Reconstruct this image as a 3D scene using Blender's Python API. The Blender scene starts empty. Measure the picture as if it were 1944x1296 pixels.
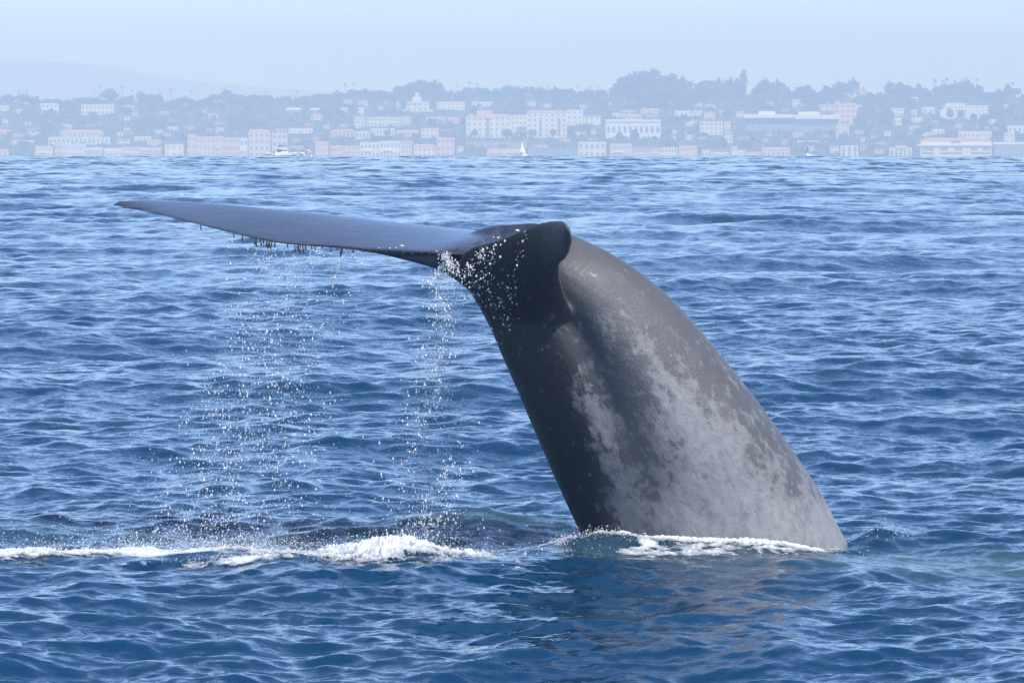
import bpy, math, random
import numpy as np
from mathutils import Vector, Matrix
from mathutils import noise as mnoise

scene = bpy.context.scene
rng = np.random.default_rng(7)
random.seed(7)
COL = scene.collection

# ------------------------------------------------------------------ camera
F = 10800.0          # focal length in photograph pixels (1944 wide)
H = 4.527             # eye height on the whale watching boat
V0 = 209.2           # row of the eye level
REARTH = 1100.0 ** 2 / (2 * H)   # curvature of the sea: horizon 1.1 km away
cam_d = bpy.data.cameras.new('camera')
cam = bpy.data.objects.new('camera', cam_d)
COL.objects.link(cam)
cam.location = (0, 0, H)
cam.rotation_euler = (math.radians(90), 0, 0)
cam_d.sensor_width = 36.0
cam_d.lens = 36.0 * F / 1944.0
cam_d.shift_y = -(648 - V0) / 1944.0
cam_d.clip_start = 0.5
cam_d.clip_end = 30000
scene.camera = cam

# ------------------------------------------------------------------ sky, sun, exposure
SUN_EL, SUN_AZ = 50.0, 138.0      # azimuth clockwise from +Y
world = bpy.data.worlds.new('World')
scene.world = world
world.use_nodes = True
wn = world.node_tree
wn.nodes.clear()
sky = wn.nodes.new('ShaderNodeTexSky')
sky.sky_type = 'NISHITA'
sky.sun_disc = False
sky.sun_elevation = math.radians(SUN_EL)
sky.sun_rotation = math.radians(SUN_AZ)
sky.altitude = 0
sky.air_density = 0.33
sky.dust_density = 0.0
sky.ozone_density = 4.0
bg = wn.nodes.new('ShaderNodeBackground')
bg.inputs['Strength'].default_value = 0.15
wo = wn.nodes.new('ShaderNodeOutputWorld')
wn.links.new(sky.outputs[0], bg.inputs[0])
wn.links.new(bg.outputs[0], wo.inputs['Surface'])

sd = bpy.data.lights.new('sun', 'SUN')
sd.energy = 2.5
sd.angle = math.radians(0.53)
sd.color = (1.0, 0.975, 0.95)
sun = bpy.data.objects.new('sun', sd)
COL.objects.link(sun)
sdir = Vector((math.sin(math.radians(SUN_AZ)) * math.cos(math.radians(SUN_EL)),
               math.cos(math.radians(SUN_AZ)) * math.cos(math.radians(SUN_EL)),
               math.sin(math.radians(SUN_EL))))
sun.rotation_euler = sdir.to_track_quat('Z', 'Y').to_euler()
sun.location = (40, -40, 60)

vs = scene.view_settings
scene.display_settings.display_device = 'sRGB'
vs.view_transform = 'Standard'
vs.look = 'None'
vs.gamma = 1.0
vs.use_curve_mapping = False
vs.exposure = 1.02

HAZE_DENSITY = 0.00023
cy = scene.cycles
cy.max_bounces = 6
cy.diffuse_bounces = 2
cy.glossy_bounces = 3
cy.transmission_bounces = 4
cy.volume_bounces = 1
cy.transparent_max_bounces = 6
cy.use_denoising = True
cy.caustics_reflective = False
cy.caustics_refractive = False
cy.sample_clamp_indirect = 4

# ------------------------------------------------------------------ helpers
def px(u, v, y):
    """photograph pixel at depth y -> world point"""
    return np.array([(u - 972.0) * y / F, y, H - (v - V0) * y / F])

def mesh_from(name, verts, faces, smooth=False):
    me = bpy.data.meshes.new(name)
    verts = np.asarray(verts, dtype=np.float32)
    if isinstance(faces, np.ndarray):
        n, k = faces.shape
        me.vertices.add(len(verts))
        me.vertices.foreach_set('co', verts.ravel())
        me.loops.add(n * k)
        me.loops.foreach_set('vertex_index', faces.astype(np.int32).ravel())
        me.polygons.add(n)
        me.polygons.foreach_set('loop_start', np.arange(0, n * k, k, dtype=np.int32))
        me.update(calc_edges=True)
        if smooth:
            me.polygons.foreach_set('use_smooth', np.ones(n, dtype=bool))
    else:
        me.from_pydata([tuple(map(float, v)) for v in verts], [], faces)
        if smooth:
            for p in me.polygons:
                p.use_smooth = True
    me.update()
    return me

def link(name, me, mat=None, parent=None, loc=None, scale=None, rotz=None):
    o = bpy.data.objects.new(name, me)
    COL.objects.link(o)
    if mat is not None and me is not None and not me.materials:
        me.materials.append(mat)
    if parent is not None:
        o.parent = parent
    if loc is not None:
        o.location = [float(c) for c in loc]
    if scale is not None:
        o.scale = [float(c) for c in scale]
    if rotz is not None:
        o.rotation_euler = (0, 0, rotz)
    return o

def tag(o, label=None, cat=None, group=None, kind=None):
    if label: o['label'] = label
    if cat: o['category'] = cat
    if group: o['group'] = group
    if kind: o['kind'] = kind
    return o

def newmat(name):
    m = bpy.data.materials.new(name)
    m.use_nodes = True
    nt = m.node_tree
    b = nt.nodes['Principled BSDF']
    return m, nt, b

def node(nt, t, **kw):
    n = nt.nodes.new(t)
    for k, v in kw.items():
        if k.startswith('i_'):
            n.inputs[k[2:].replace('_', ' ')].default_value = v
        else:
            setattr(n, k, v)
    return n

def ramp(nt, stops):
    r = nt.nodes.new('ShaderNodeValToRGB')
    els = r.color_ramp.elements
    while len(els) > 1:
        els.remove(els[-1])
    els[0].position, els[0].color = stops[0][0], (*stops[0][1], 1) if len(stops[0][1]) == 3 else stops[0][1]
    for p, c in stops[1:]:
        e = els.new(p)
        e.color = (*c, 1)
    return r

def g3(v): return (v, v, v)

def math_n(nt, op, a, b=None, clamp=False):
    n = nt.nodes.new('ShaderNodeMath'); n.operation = op; n.use_clamp = clamp
    for i, s in enumerate((a, b)):
        if s is None: continue
        if isinstance(s, (int, float)): n.inputs[i].default_value = s
        else: nt.links.new(s, n.inputs[i])
    return n.outputs[0]

def mix_col(nt, fac, a, b):
    n = nt.nodes.new('ShaderNodeMix'); n.data_type = 'RGBA'
    for key, s in ((0, fac), (6, a), (7, b)):
        if isinstance(s, (int, float)): n.inputs[key].default_value = s
        elif isinstance(s, tuple): n.inputs[key].default_value = (*s, 1)
        else: nt.links.new(s, n.inputs[key])
    return n.outputs[2]

def smooth(a, b, x):
    t = np.clip((x - a) / (b - a), 0, 1)
    return t * t * (3 - 2 * t)

# value noise usable on arrays -------------------------------------------
_perm = rng.random((256, 256)).astype(np.float32)
def vnoise(x, y):
    xi = np.floor(x).astype(int); yi = np.floor(y).astype(int)
    fx = x - xi; fy = y - yi
    fx = fx * fx * (3 - 2 * fx); fy = fy * fy * (3 - 2 * fy)
    a = _perm[xi % 256, yi % 256]; b = _perm[(xi + 1) % 256, yi % 256]
    c = _perm[xi % 256, (yi + 1) % 256]; d = _perm[(xi + 1) % 256, (yi + 1) % 256]
    return (a * (1 - fx) + b * fx) * (1 - fy) + (c * (1 - fx) + d * fx) * fy
def fbm(x, y, octv=4):
    s = 0; a = 0.5; t = 0
    for i in range(octv):
        s = s + a * vnoise(x * 2 ** i + 17.3 * i, y * 2 ** i + 5.1 * i); t += a; a *= 0.55
    return s / t

# ------------------------------------------------------------------ the sea
NW = 150
lam = np.exp(np.linspace(math.log(7.0), math.log(0.15), NW)) * (1 + 0.06 * rng.standard_normal(NW))
main_dir = math.radians(-78)      # waves run towards the camera, a little to the right
spread = np.where(lam > 4, 0.7, np.where(lam > 1, 1.0, 1.4))
wdir = main_dir + spread * rng.standard_normal(NW)
wk = 2 * np.pi / lam
slope = np.where(lam > 3.5, 0.008, np.where(lam > 1.6, 0.0125, np.where(lam > 0.4, 0.0255, 0.026)))
slope = slope * (0.6 + 0.8 * rng.random(NW))
NS = 26                              # long low swell, which shows as dark bars far out
lam = np.concatenate([lam, np.exp(np.linspace(math.log(24.0), math.log(6.5), NS))])
wdir = np.concatenate([wdir, main_dir + 0.55 * rng.standard_normal(NS)])
slope = np.concatenate([slope, 0.0115 * (0.6 + 0.8 * rng.random(NS))])
NW += NS
wk = 2 * np.pi / lam
wamp = slope / wk
wph = rng.random(NW) * 2 * np.pi

def local_relief(x, y):
    """mounds, troughs and ridges of water that the whale throws up"""
    def g(cx, cy_, sx, sy, a): return a * np.exp(-((x - cx) / sx) ** 2 - ((y - cy_) / sy) ** 2)
    z = g(0.95, 58.75, 0.55, 0.42, 0.17)           # wash piled against the tail stock
    z += g(1.85, 58.65, 0.75, 0.40, 0.13)
    z += g(2.9, 58.6, 0.7, 0.45, 0.03)
    z += g(0.1, 58.2, 0.9, 0.5, 0.07)
    z += g(0.6, 57.5, 1.3, 0.45, 0.06)
    z += g(-1.15, 57.3, 0.42, 0.32, 0.20) + g(-1.6, 57.45, 0.3, 0.3, 0.08)           # breaking splash
    z += g(-0.4, 61.8, 1.3, 0.6, 0.05)            # green mound behind
    z += g(-4.8, 57.7, 0.45, 0.3, 0.11)
    z += g(-3.5, 57.4, 0.9, 0.28, 0.06)            # dark ridges in front of the foam streak
    z += g(-2.5, 57.0, 0.8, 0.25, 0.07)
    z += g(-5.9, 58.2, 0.7, 0.3, 0.12)
    z += g(3.9, 60.4, 0.25, 0.2, 0.09)
    return z

def sea(x, y, dx, dy):
    """x, y undisplaced arrays; dx, dy cell sizes; returns displaced xyz"""
    X = x.astype(np.float64).copy(); Y = y.astype(np.float64).copy(); Z = np.zeros_like(X)
    x64 = x.astype(np.float64); y64 = y.astype(np.float64)
    gust = 0.72 + 0.56 * fbm(x64 / 9.0 + 40, y64 / 22.0 + 7, 3)
    for i in range(NW):
        kx = wk[i] * math.cos(wdir[i]); ky = wk[i] * math.sin(wdir[i])
        # sampled cells per wave in each direction
        ph_cell = abs(kx) * dx + abs(ky) * dy
        att = 1 - smooth(1.1, 2.4, ph_cell)
        if not np.any(att > 0): continue
        a = wamp[i] * att * (gust if lam[i] < 4 else 1.0)
        ph = (kx * x64 + ky * y64 + wph[i])
        c = np.cos(ph); s = np.sin(ph)
        Z += a * c
        q = 0.75
        X -= q * a * math.cos(wdir[i]) * s
        Y -= q * a * math.sin(wdir[i]) * s
    calm = 1 - 0.55 * np.exp(-((x64 - 1.0) / 3.2) ** 2 - ((y64 - 57.9) / 1.0) ** 2)
    Z = Z * calm + local_relief(x64, y64) - (x64 ** 2 + y64 ** 2) / (2 * REARTH)
    return X, Y, Z

def fan_rows():
    ys = [24.0]
    while ys[-1] < 4300:
        y = ys[-1]
        if y < 43: r = 0.01
        elif y < 66: r = 0.0013
        elif y < 150: r = 0.0015
        elif y < 420: r = 0.0021
        elif y < 1250: r = 0.0034
        else: r = 0.02
        ys.append(y * (1 + r))
    return np.array(ys)
ys = fan_rows()
core = np.linspace(-0.096, 0.096, 560)
step = core[1] - core[0]
side = [core[-1]]; st = step
while side[-1] < 0.34:
    st *= 1.25; side.append(side[-1] + st)
side = np.array(side[1:])
us = np.concatenate([-side[::-1], core, side])
dus = np.gradient(us)
YY, UU = np.meshgrid(ys, us, indexing='ij')
DY = np.gradient(ys)[:, None] * np.ones_like(UU)
DX = YY * dus[None, :]
gx = (UU * YY).ravel(); gy = YY.ravel()
SX, SY, SZ = sea(gx, gy, DX.ravel(), DY.ravel())
nr, nc = YY.shape
idx = np.arange(nr * nc).reshape(nr, nc)
faces = np.stack([idx[:-1, :-1], idx[:-1, 1:], idx[1:, 1:], idx[1:, :-1]], -1).reshape(-1, 4)
sea_me = mesh_from('sea', np.stack([SX, SY, SZ], 1), faces, smooth=True)
# churned, aerated water around the whale, plus pale colour painted over the fluke's shadow
def churn_lift(x, y):
    n = fbm(x * 1.1 + 3, y * 1.6 + 9, 4)
    def g(cx, cy_, sx, sy): return np.exp(-((x - cx) / sx) ** 2 - ((y - cy_) / sy) ** 2)
    m = 1.0 * 1.25 * g(4.6, 58.0, 1.5, 0.9) + 0.75 * g(-0.5, 61.3, 1.6, 0.8) + 0.45 * g(1.2, 58.3, 1.8, 0.55) \
        + 0.5 * g(-3.5, 57.7, 2.6, 0.4) + 0.45 * g(-1.2, 57.5, 1.2, 0.5) + 0.8 * g(-2.6, 60.9, 2.6, 1.1)  # rear patches brighten the water where the fluke's shadow falls
    return np.clip(m * (0.35 + 1.1 * n), 0, 1)
att = sea_me.attributes.new('churn_lift', 'FLOAT', 'POINT')
att.data.foreach_set('value', churn_lift(gx, gy).astype(np.float32))

m_sea, nt, b = newmat('sea_water')
geo = node(nt, 'ShaderNodeNewGeometry')
def ripple(scale, stretch, seed):
    mp = node(nt, 'ShaderNodeMapping'); mp.inputs['Scale'].default_value = (scale, scale * stretch, scale)
    mp.inputs['Location'].default_value = (seed, seed * 1.7, seed * 0.3)
    nt.links.new(geo.outputs['Position'], mp.inputs['Vector'])
    n = node(nt, 'ShaderNodeTexNoise'); n.inputs['Scale'].default_value = 1.0
    n.inputs['Detail'].default_value = 2.0; n.inputs['Roughness'].default_value = 0.55
    nt.links.new(mp.outputs[0], n.inputs['Vector'])
    s = node(nt, 'ShaderNodeVectorMath', operation='SUBTRACT')
    s.inputs[1].default_value = (0.5, 0.5, 0.5)
    nt.links.new(n.outputs['Color'], s.inputs[0])
    return s.outputs[0]
def vmul(v, k):
    s = node(nt, 'ShaderNodeVectorMath', operation='MULTIPLY'); s.inputs[1].default_value = k
    nt.links.new(v, s.inputs[0]); return s.outputs[0]
def vadd(a, b_):
    s = node(nt, 'ShaderNodeVectorMath', operation='ADD')
    nt.links.new(a, s.inputs[0]); nt.links.new(b_, s.inputs[1]); return s.outputs[0]
RIP_A, RIP_B = 0.22, 0.36
acc = vadd(vadd(vmul(ripple(1.5, 1.9, 3.1), (RIP_A * .8, RIP_A, 0)), vmul(ripple(4.5, 1.9, 11.7), (RIP_B, RIP_B, 0))), vmul(ripple(15.0, 1.8, 5.3), (RIP_B, RIP_B, 0)))
nrm = node(nt, 'ShaderNodeVectorMath', operation='NORMALIZE')
# chop too small for the mesh far out is carried by the normal there
sp = node(nt, 'ShaderNodeSeparateXYZ'); nt.links.new(geo.outputs['Position'], sp.inputs[0])
fm = node(nt, 'ShaderNodeMapRange'); fm.inputs['From Min'].default_value = 110; fm.inputs['From Max'].default_value = 700
fm.inputs['To Min'].default_value = 0; fm.inputs['To Max'].default_value = 1
nt.links.new(sp.outputs['Y'], fm.inputs['Value'])
sc_ = node(nt, 'ShaderNodeVectorMath', operation='SCALE')
nt.links.new(vadd(vmul(ripple(0.16, 0.5, 23.0), (.6, 1.0, 0)), vmul(ripple(0.7, 0.6, 41.0), (.6, 1.0, 0))), sc_.inputs[0]); nt.links.new(fm.outputs[0], sc_.inputs['Scale'])
acc = vadd(acc, sc_.outputs[0])
nt.links.new(vadd(geo.outputs['Normal'], acc), nrm.inputs[0])
nt.links.new(nrm.outputs[0], b.inputs['Normal'])
ac = node(nt, 'ShaderNodeAttribute', attribute_name='churn_lift')
big = node(nt, 'ShaderNodeTexNoise'); big.inputs['Scale'].default_value = 0.035; big.inputs['Detail'].default_value = 2
nt.links.new(geo.outputs['Position'], big.inputs['Vector'])
deep = mix_col(nt, big.outputs[0], (0.003, 0.038, 0.092), (0.005, 0.049, 0.114))
colr = mix_col(nt, ac.outputs['Fac'], deep, (0.055, 0.115, 0.125))
nt.links.new(colr, b.inputs['Base Color'])
b.inputs['Roughness'].default_value = 0.07
b.inputs['IOR'].default_value = 1.333
# daylight spreads sideways inside the water before it comes back up
b.subsurface_method = 'BURLEY'
b.inputs['Subsurface Weight'].default_value = 1.0
b.inputs['Subsurface Radius'].default_value = (1.0, 1.6, 1.8)
b.inputs['Subsurface Scale'].default_value = 1.0
sea_o = link('sea', sea_me, m_sea)
tag(sea_o, 'choppy blue sea stretching to the horizon', kind='structure')
# plain water behind and under the viewer's boat
fy = np.linspace(-300, 24.0, 60); fx = np.linspace(-36, 36, 60)
PX, PY = np.meshgrid(fx, fy)
X2, Y2, Z2 = sea(PX.ravel(), PY.ravel(), np.full(PX.size, 1.2), np.full(PX.size, 5.5))
ii = np.arange(3600).reshape(60, 60)
f2 = np.stack([ii[:-1, :-1], ii[:-1, 1:], ii[1:, 1:], ii[1:, :-1]], -1).reshape(-1, 4)
near_o = link('sea_near', mesh_from('sea_near', np.stack([X2, Y2, Z2 - 0.02], 1), f2, True), m_sea)
tag(near_o, 'open water beyond the bottom of the picture', kind='structure')

def sea_z(x, y):
    x = np.atleast_1d(np.asarray(x, float)); y = np.atleast_1d(np.asarray(y, float))
    _, _, z = sea(x, y, 0.0004 * y, 0.0012 * y)
    return z

# ------------------------------------------------------------------ the whale
def catmull(P, n):
    P = np.asarray(P, float)
    Q = np.vstack([2 * P[0] - P[1], P, 2 * P[-1] - P[-2]])
    out = []
    m = len(P) - 1
    for t in np.linspace(0, m, n):
        i = min(int(t), m - 1); f = t - i
        p0, p1, p2, p3 = Q[i], Q[i + 1], Q[i + 2], Q[i + 3]
        out.append(0.5 * (2 * p1 + (p2 - p0) * f + (2 * p0 - 5 * p1 + 4 * p2 - p3) * f * f + (3 * p1 - p0 - 3 * p2 + p3) * f ** 3))
    return np.array(out)

# stock stations: left u,v  right u,v  depth y  half thickness
ST = [
 (1330,1500, 1860,1480, 60.9, 1.45),
 (1180,1180, 1715,1190, 60.5, 1.30),
 (1101,1010, 1612,1035, 60.2, 1.17),
 (1066,935, 1560,938, 60.05, 1.08),
 (1024,840, 1494,838, 59.9, 0.98),
 (988,755, 1425,744, 59.8, 0.88),
 (955,680, 1345,644, 59.7, 0.76),
 (929,620, 1259,552, 59.6, 0.63),
 (904,575, 1172,488, 59.5, 0.50),
 (884,540, 1090,447, 59.5, 0.37),
 (874,512, 1030,425, 59.6, 0.24),
 (900,500, 985,423, 59.85, 0.13),
 (905,475, 935,426, 60.1, 0.07),
 (895,458, 898,436, 60.3, 0.03),
]
stn = catmull(ST, 90)
NT = 56
rings = []
for (lu, lv, ru, rv, yy, hb) in stn:
    L = px(lu, lv, yy); R = px(ru, rv, yy)
    C = (L + R) / 2; A = (R - L) / 2
    ring = []
    for k in range(NT):
        th = 2 * math.pi * k / NT
        c, s = math.cos(th), math.sin(th)
        e = 0.92
        cc = math.copysign(abs(c) ** e, c); ss = math.copysign(abs(s) ** e, s)
        # fuller on the dorsal (right) side, keeled on the ventral (left) side
        fat = 1.0 + 0.10 * c
        ring.append(C + A * cc + np.array([0, -hb * fat * ss, 0]))
    rings.append(ring)
sv = np.array(rings).reshape(-1, 3)
nS = len(stn)
fl = []
for i in range(nS - 1):
    for k in range(NT):
        a = i * NT + k; b2 = i * NT + (k + 1) % NT
        fl.append((a, b2, b2 + NT, a + NT))
base_c = len(sv); sv = np.vstack([sv, sv[:NT].mean(0), sv[-NT:].mean(0)])
for k in range(NT):
    fl.append((base_c, (k + 1) % NT, k))
    o_ = (nS - 1) * NT
    fl.append((base_c + 1, o_ + k, o_ + (k + 1) % NT))
stock_me = mesh_from('stock', sv, fl)

def fluke(stations, n, up, camber=0.0):
    """stations: LE u,v,y, TE u,v,y, thickness"""
    S = catmull(stations, n)
    NP = 18
    V = []
    for (lu, lv, ly, tu, tv, ty, th) in S:
        th = max(th, 0.012)
        LE = px(lu, lv, ly); TE = px(tu, tv, ty)
        ch = TE - LE; L = np.linalg.norm(ch) + 1e-9
        cdir = ch / L
        nrm_ = up - cdir * np.dot(up, cdir); nrm_ /= np.linalg.norm(nrm_)
        for sgn in (1, -1):
            rangec = range(NP + 1) if sgn == 1 else range(NP - 1, 0, -1)
            for q in rangec:
                c = 0.5 * (1 - math.cos(math.pi * q / NP))
                prof = 1.5 * math.sqrt(max(c, 0)) * (1 - c) ** 0.85 + 0.10 * c
                if q == 0: prof = 0
                zt = sgn * prof * th * (0.45 if sgn == 1 else 0.75)
                V.append(LE + ch * c + nrm_ * (zt + camber * L * math.sin(math.pi * c)))
    M = 2 * NP
    n_ = len(S)
    V = np.array(V)
    fc = []
    for i in range(n_ - 1):
        for k in range(M):
            a = i * M + k; b2 = i * M + (k + 1) % M
            fc.append((a, b2, b2 + M, a + M))
    c0 = len(V); V = np.vstack([V, V[:M].mean(0), V[-M:].mean(0)])
    for k in range(M):
        fc.append((c0, (k + 1) % M, k))
        o_ = (n_ - 1) * M
        fc.append((c0 + 1, o_ + k, o_ + (k + 1) % M))
    return V, fc

LF = [
 (1010,462,60.10,  872,484,59.0, 0.20),
 (950,447,60.50,  835,481,58.9, 0.20),
 (868,436,61.25,  785,479,59.0, 0.19),
 (760,424,61.35,  715,475,59.15, 0.17),
 (650,411.5,61.40,  630,468,59.35, 0.16),
 (540,400,61.45,  535,461,59.55, 0.13),
 (430,388.5,61.50,  445,443,59.85, 0.10),
 (335,382,61.40,  358,421,60.15, 0.075),
 (268,379.5,61.12,  285,404,60.45, 0.05),
 (226,381,60.94,  228,394,60.75, 0.03),
 (214,388,60.90,  212,391,60.88, 0.015),
]
RF = [
 (1150,700,59.5,  870,520,59.1, 0.34),
 (1104,628,59.15,  868,492,58.85, 0.32),
 (1078,570,58.75,  890,470,58.6, 0.27),
 (1066,532,58.25,  935,456,58.2, 0.22),
 (1066,506,57.8,  985,438,57.8, 0.19),
 (1078,496,57.4,  1025,423,57.4, 0.17),
 (1085,478,57.1,  1050,419,57.05, 0.15),
 (1086,458,56.85,  1064,420,56.8, 0.13),
 (1083,444,56.72,  1074,427,56.70, 0.08),
]
lv_, lf_ = fluke(LF, 110, np.array([0.05, -0.25, 1.0]))
rv_, rf_ = fluke(RF, 80, np.array([0.75, 0.48, 0.42]), 0.02)
# thick root of the far fluke, seen under its trailing edge
FAIR = catmull([(680,474,59.35,.015),(730,480,59.3,.035),(775,487,59.25,.06),(812,494,59.2,.08),(845,503,59.2,.10),(885,520,59.2,.15),(925,545,59.3,.2)], 40)
fv = []; ff = []
for (u_, v_, y_, r_) in FAIR:
    c_ = px(u_, v_, y_)
    for k in range(16):
        th = 2 * math.pi * k / 16
        fv.append(c_ + np.array([0.25 * r_ * math.sin(th), 1.6 * r_ * math.cos(th), r_ * 0.8 * math.sin(th)]))
for i in range(39):
    for k in range(16):
        a = i * 16 + k; b2 = i * 16 + (k + 1) % 16
        ff.append((a, b2, b2 + 16, a + 16))
fv = np.array(fv); fv = np.vstack([fv, fv[:16].mean(0), fv[-16:].mean(0)])
for k in range(16):
    ff.append((640, (k + 1) % 16, k)); ff.append((641, 39 * 16 + k, 39 * 16 + (k + 1) % 16))
allv = np.vstack([sv, lv_, rv_, fv])
allf = [tuple(a + len(sv) + len(lv_) + len(rv_) for a in f) for f in ff] + list(fl) + [tuple(a + len(sv) for a in f) for f in lf_] + [tuple(a + len(sv) + len(lv_) for a in f) for f in rf_]
tmp_me = mesh_from('body', allv, allf)
tmp = bpy.data.objects.new('body', tmp_me); COL.objects.link(tmp)
rm = tmp.modifiers.new('remesh', 'REMESH'); rm.mode = 'VOXEL'; rm.voxel_size = 0.016; rm.adaptivity = 0
dg = bpy.context.evaluated_depsgraph_get()
ev = bpy.data.meshes.new_from_object(tmp.evaluated_get(dg), depsgraph=dg)
bpy.data.objects.remove(tmp)
nv = len(ev.vertices)
W = np.empty(nv * 3, np.float32); ev.vertices.foreach_get('co', W); W = W.reshape(-1, 3).astype(float)
E = np.empty(len(ev.edges) * 2, np.int32); ev.edges.foreach_get('vertices', E); E = E.reshape(-1, 2)
jc = px(925, 500, 59.2)
dd = np.sqrt(((W[:, 0] - jc[0]) / 1.15) ** 2 + ((W[:, 1] - jc[1]) / 1.6) ** 2 + ((W[:, 2] - jc[2]) / 1.1) ** 2)
wsm = (1 - smooth(0.55, 1.25, dd)) * 0.9
deg = np.bincount(E.ravel(), minlength=nv).astype(float)
def lap(w, it):
    global W
    for _ in range(it):
        S_ = np.empty_like(W)
        for a in range(3):
            S_[:, a] = np.bincount(E[:, 0], W[E[:, 1], a], nv) + np.bincount(E[:, 1], W[E[:, 0], a], nv)
        S_ /= np.maximum(deg, 1)[:, None]
        W += (S_ - W) * w[:, None]
lap(np.full(nv, 0.5), 9)
lap(wsm * 0.8, 22)
lap(smooth(58.5, 58.0, W[:, 1]) * 0.8, 26)
W[:, 2] += 0.02 * smooth(58.4, 57.4, W[:, 1])
# body coordinates for the skin pattern
uimg = 972 + F * W[:, 0] / W[:, 1]; vimg = V0 + F * (H - W[:, 2]) / W[:, 1]
cs = (stn[:, 0:2] + stn[:, 2:4]) / 2 ; ax = (stn[:, 2:4] - stn[:, 0:2]) / 2
c3 = np.array([(px(*s[:2], s[4]) + px(*s[2:4], s[4])) / 2 for s in stn])
a3 = np.array([(px(*s[2:4], s[4]) - px(*s[:2], s[4])) / 2 for s in stn])
arc = np.concatenate([[0], np.cumsum(np.linalg.norm(np.diff(c3, axis=0), axis=1))])
near_i = np.empty(nv, int)
for s0 in range(0, nv, 20000):
    blk = W[s0:s0 + 20000]
    near_i[s0:s0 + 20000] = np.argmin(((blk[:, None, [0, 2]] - c3[None][:, :, [0, 2]]) ** 2).sum(-1), 1)
an = np.linalg.norm(a3, axis=1)
tan = np.gradient(c3, axis=0); tan /= np.linalg.norm(tan, axis=1)[:, None]
ss_ = arc[near_i] + ((W - c3[near_i]) * tan[near_i]).sum(1)
C_ = np.stack([np.interp(ss_, arc, c3[:, k]) for k in range(3)], 1)
A_ = np.stack([np.interp(ss_, arc, a3[:, k]) for k in range(3)], 1)
AN = np.linalg.norm(A_, axis=1)
tt = ((W - C_) * A_).sum(1) / AN ** 2
body_me = ev
# soft longitudinal hollow and ridge that run down from the fluke root, dents and scars
side_near = np.clip(-(W[:, 1] - C_[:, 1]) / 0.5, 0, 1) * smooth(58.60, 58.95, W[:, 1])
onstock = smooth(0.2, 1.2, arc[-1] - ss_ - 0.3) * side_near
fromtop_ = arc[-1] - ss_
tt0 = np.interp(fromtop_, [0.8, 3.0, 4.2], [0.02, -0.18, -0.28])
hollow = np.exp(-((tt - tt0) / 0.15) ** 2) * smooth(4.0, 2.6, fromtop_)
ridge = np.exp(-((tt - tt0 - 0.34) / 0.24) ** 2) * smooth(4.2, 2.6, fromtop_)
W[:, 1] += onstock * smooth(0.4, 2.0, fromtop_) * (0.085 * hollow - 0.065 * ridge)
W[:, 1] += onstock * 0.02 * (fbm(tt * 5 + 3, ss_ * 3, 3) - 0.5)
for i in range(46):
    du = rng.uniform(-0.75, 0.8); ds = rng.uniform(1.0, 4.2); r = rng.uniform(0.02, 0.045)
    d2 = ((tt - du) * 1.1) ** 2 + ((ss_ - ds) * 0.7) ** 2
    W[:, 1] += side_near * 0.012 * (np.exp(-d2 / r ** 2) - 1.6 * np.exp(-d2 / (r * 0.5) ** 2))
body_me.vertices.foreach_set('co', W.astype(np.float32).ravel())
# pigment with some shade painted in: pale mottled field low on the flank, dark saddle above and on the keel
fromtop = arc[-1] - ss_
# line from the fluke root to the belly at the waterline divides the keel, partly darkened as shade, from pale flank
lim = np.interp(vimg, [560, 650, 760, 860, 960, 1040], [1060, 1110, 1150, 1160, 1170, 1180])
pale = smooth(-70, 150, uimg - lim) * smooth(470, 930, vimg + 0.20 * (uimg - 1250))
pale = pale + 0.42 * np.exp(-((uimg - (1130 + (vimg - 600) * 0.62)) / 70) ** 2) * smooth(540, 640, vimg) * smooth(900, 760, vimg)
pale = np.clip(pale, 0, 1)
pale *= 1 - 0.70 * np.exp(-((uimg - (1165 + (vimg - 650) * 0.36)) / 44) ** 2) * smooth(560, 660, vimg) * smooth(960, 830, vimg)  # dark blotches along the crease, with part of its shade painted in
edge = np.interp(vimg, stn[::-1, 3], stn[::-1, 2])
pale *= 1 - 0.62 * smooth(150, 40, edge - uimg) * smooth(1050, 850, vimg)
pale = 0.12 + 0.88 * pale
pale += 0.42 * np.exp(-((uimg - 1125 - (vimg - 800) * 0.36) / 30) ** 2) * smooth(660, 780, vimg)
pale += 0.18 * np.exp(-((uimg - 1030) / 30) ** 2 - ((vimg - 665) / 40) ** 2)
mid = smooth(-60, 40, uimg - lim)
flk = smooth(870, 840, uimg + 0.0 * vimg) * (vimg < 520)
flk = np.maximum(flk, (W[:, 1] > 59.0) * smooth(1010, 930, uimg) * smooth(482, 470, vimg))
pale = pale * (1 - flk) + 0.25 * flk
for nm, arr in (('mid', mid), ('fluke', flk)):
    at_ = body_me.attributes.new(nm, 'FLOAT', 'POINT'); at_.data.foreach_set('value', arr.astype(np.float32))
ba = body_me.attributes.new('body_co', 'FLOAT_VECTOR', 'POINT')
ba.data.foreach_set('vector', np.stack([W[:, 0] * .87 + W[:, 2] * .49, W[:, 0] * -.49 + W[:, 2] * .87, W[:, 1] * 0.8], 1).astype(np.float32).ravel())
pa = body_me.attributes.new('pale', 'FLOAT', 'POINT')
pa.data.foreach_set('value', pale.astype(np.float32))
for p in body_me.polygons: pass
body_me.polygons.foreach_set('use_smooth', np.ones(len(body_me.polygons), dtype=bool))
body_me.update()

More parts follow.
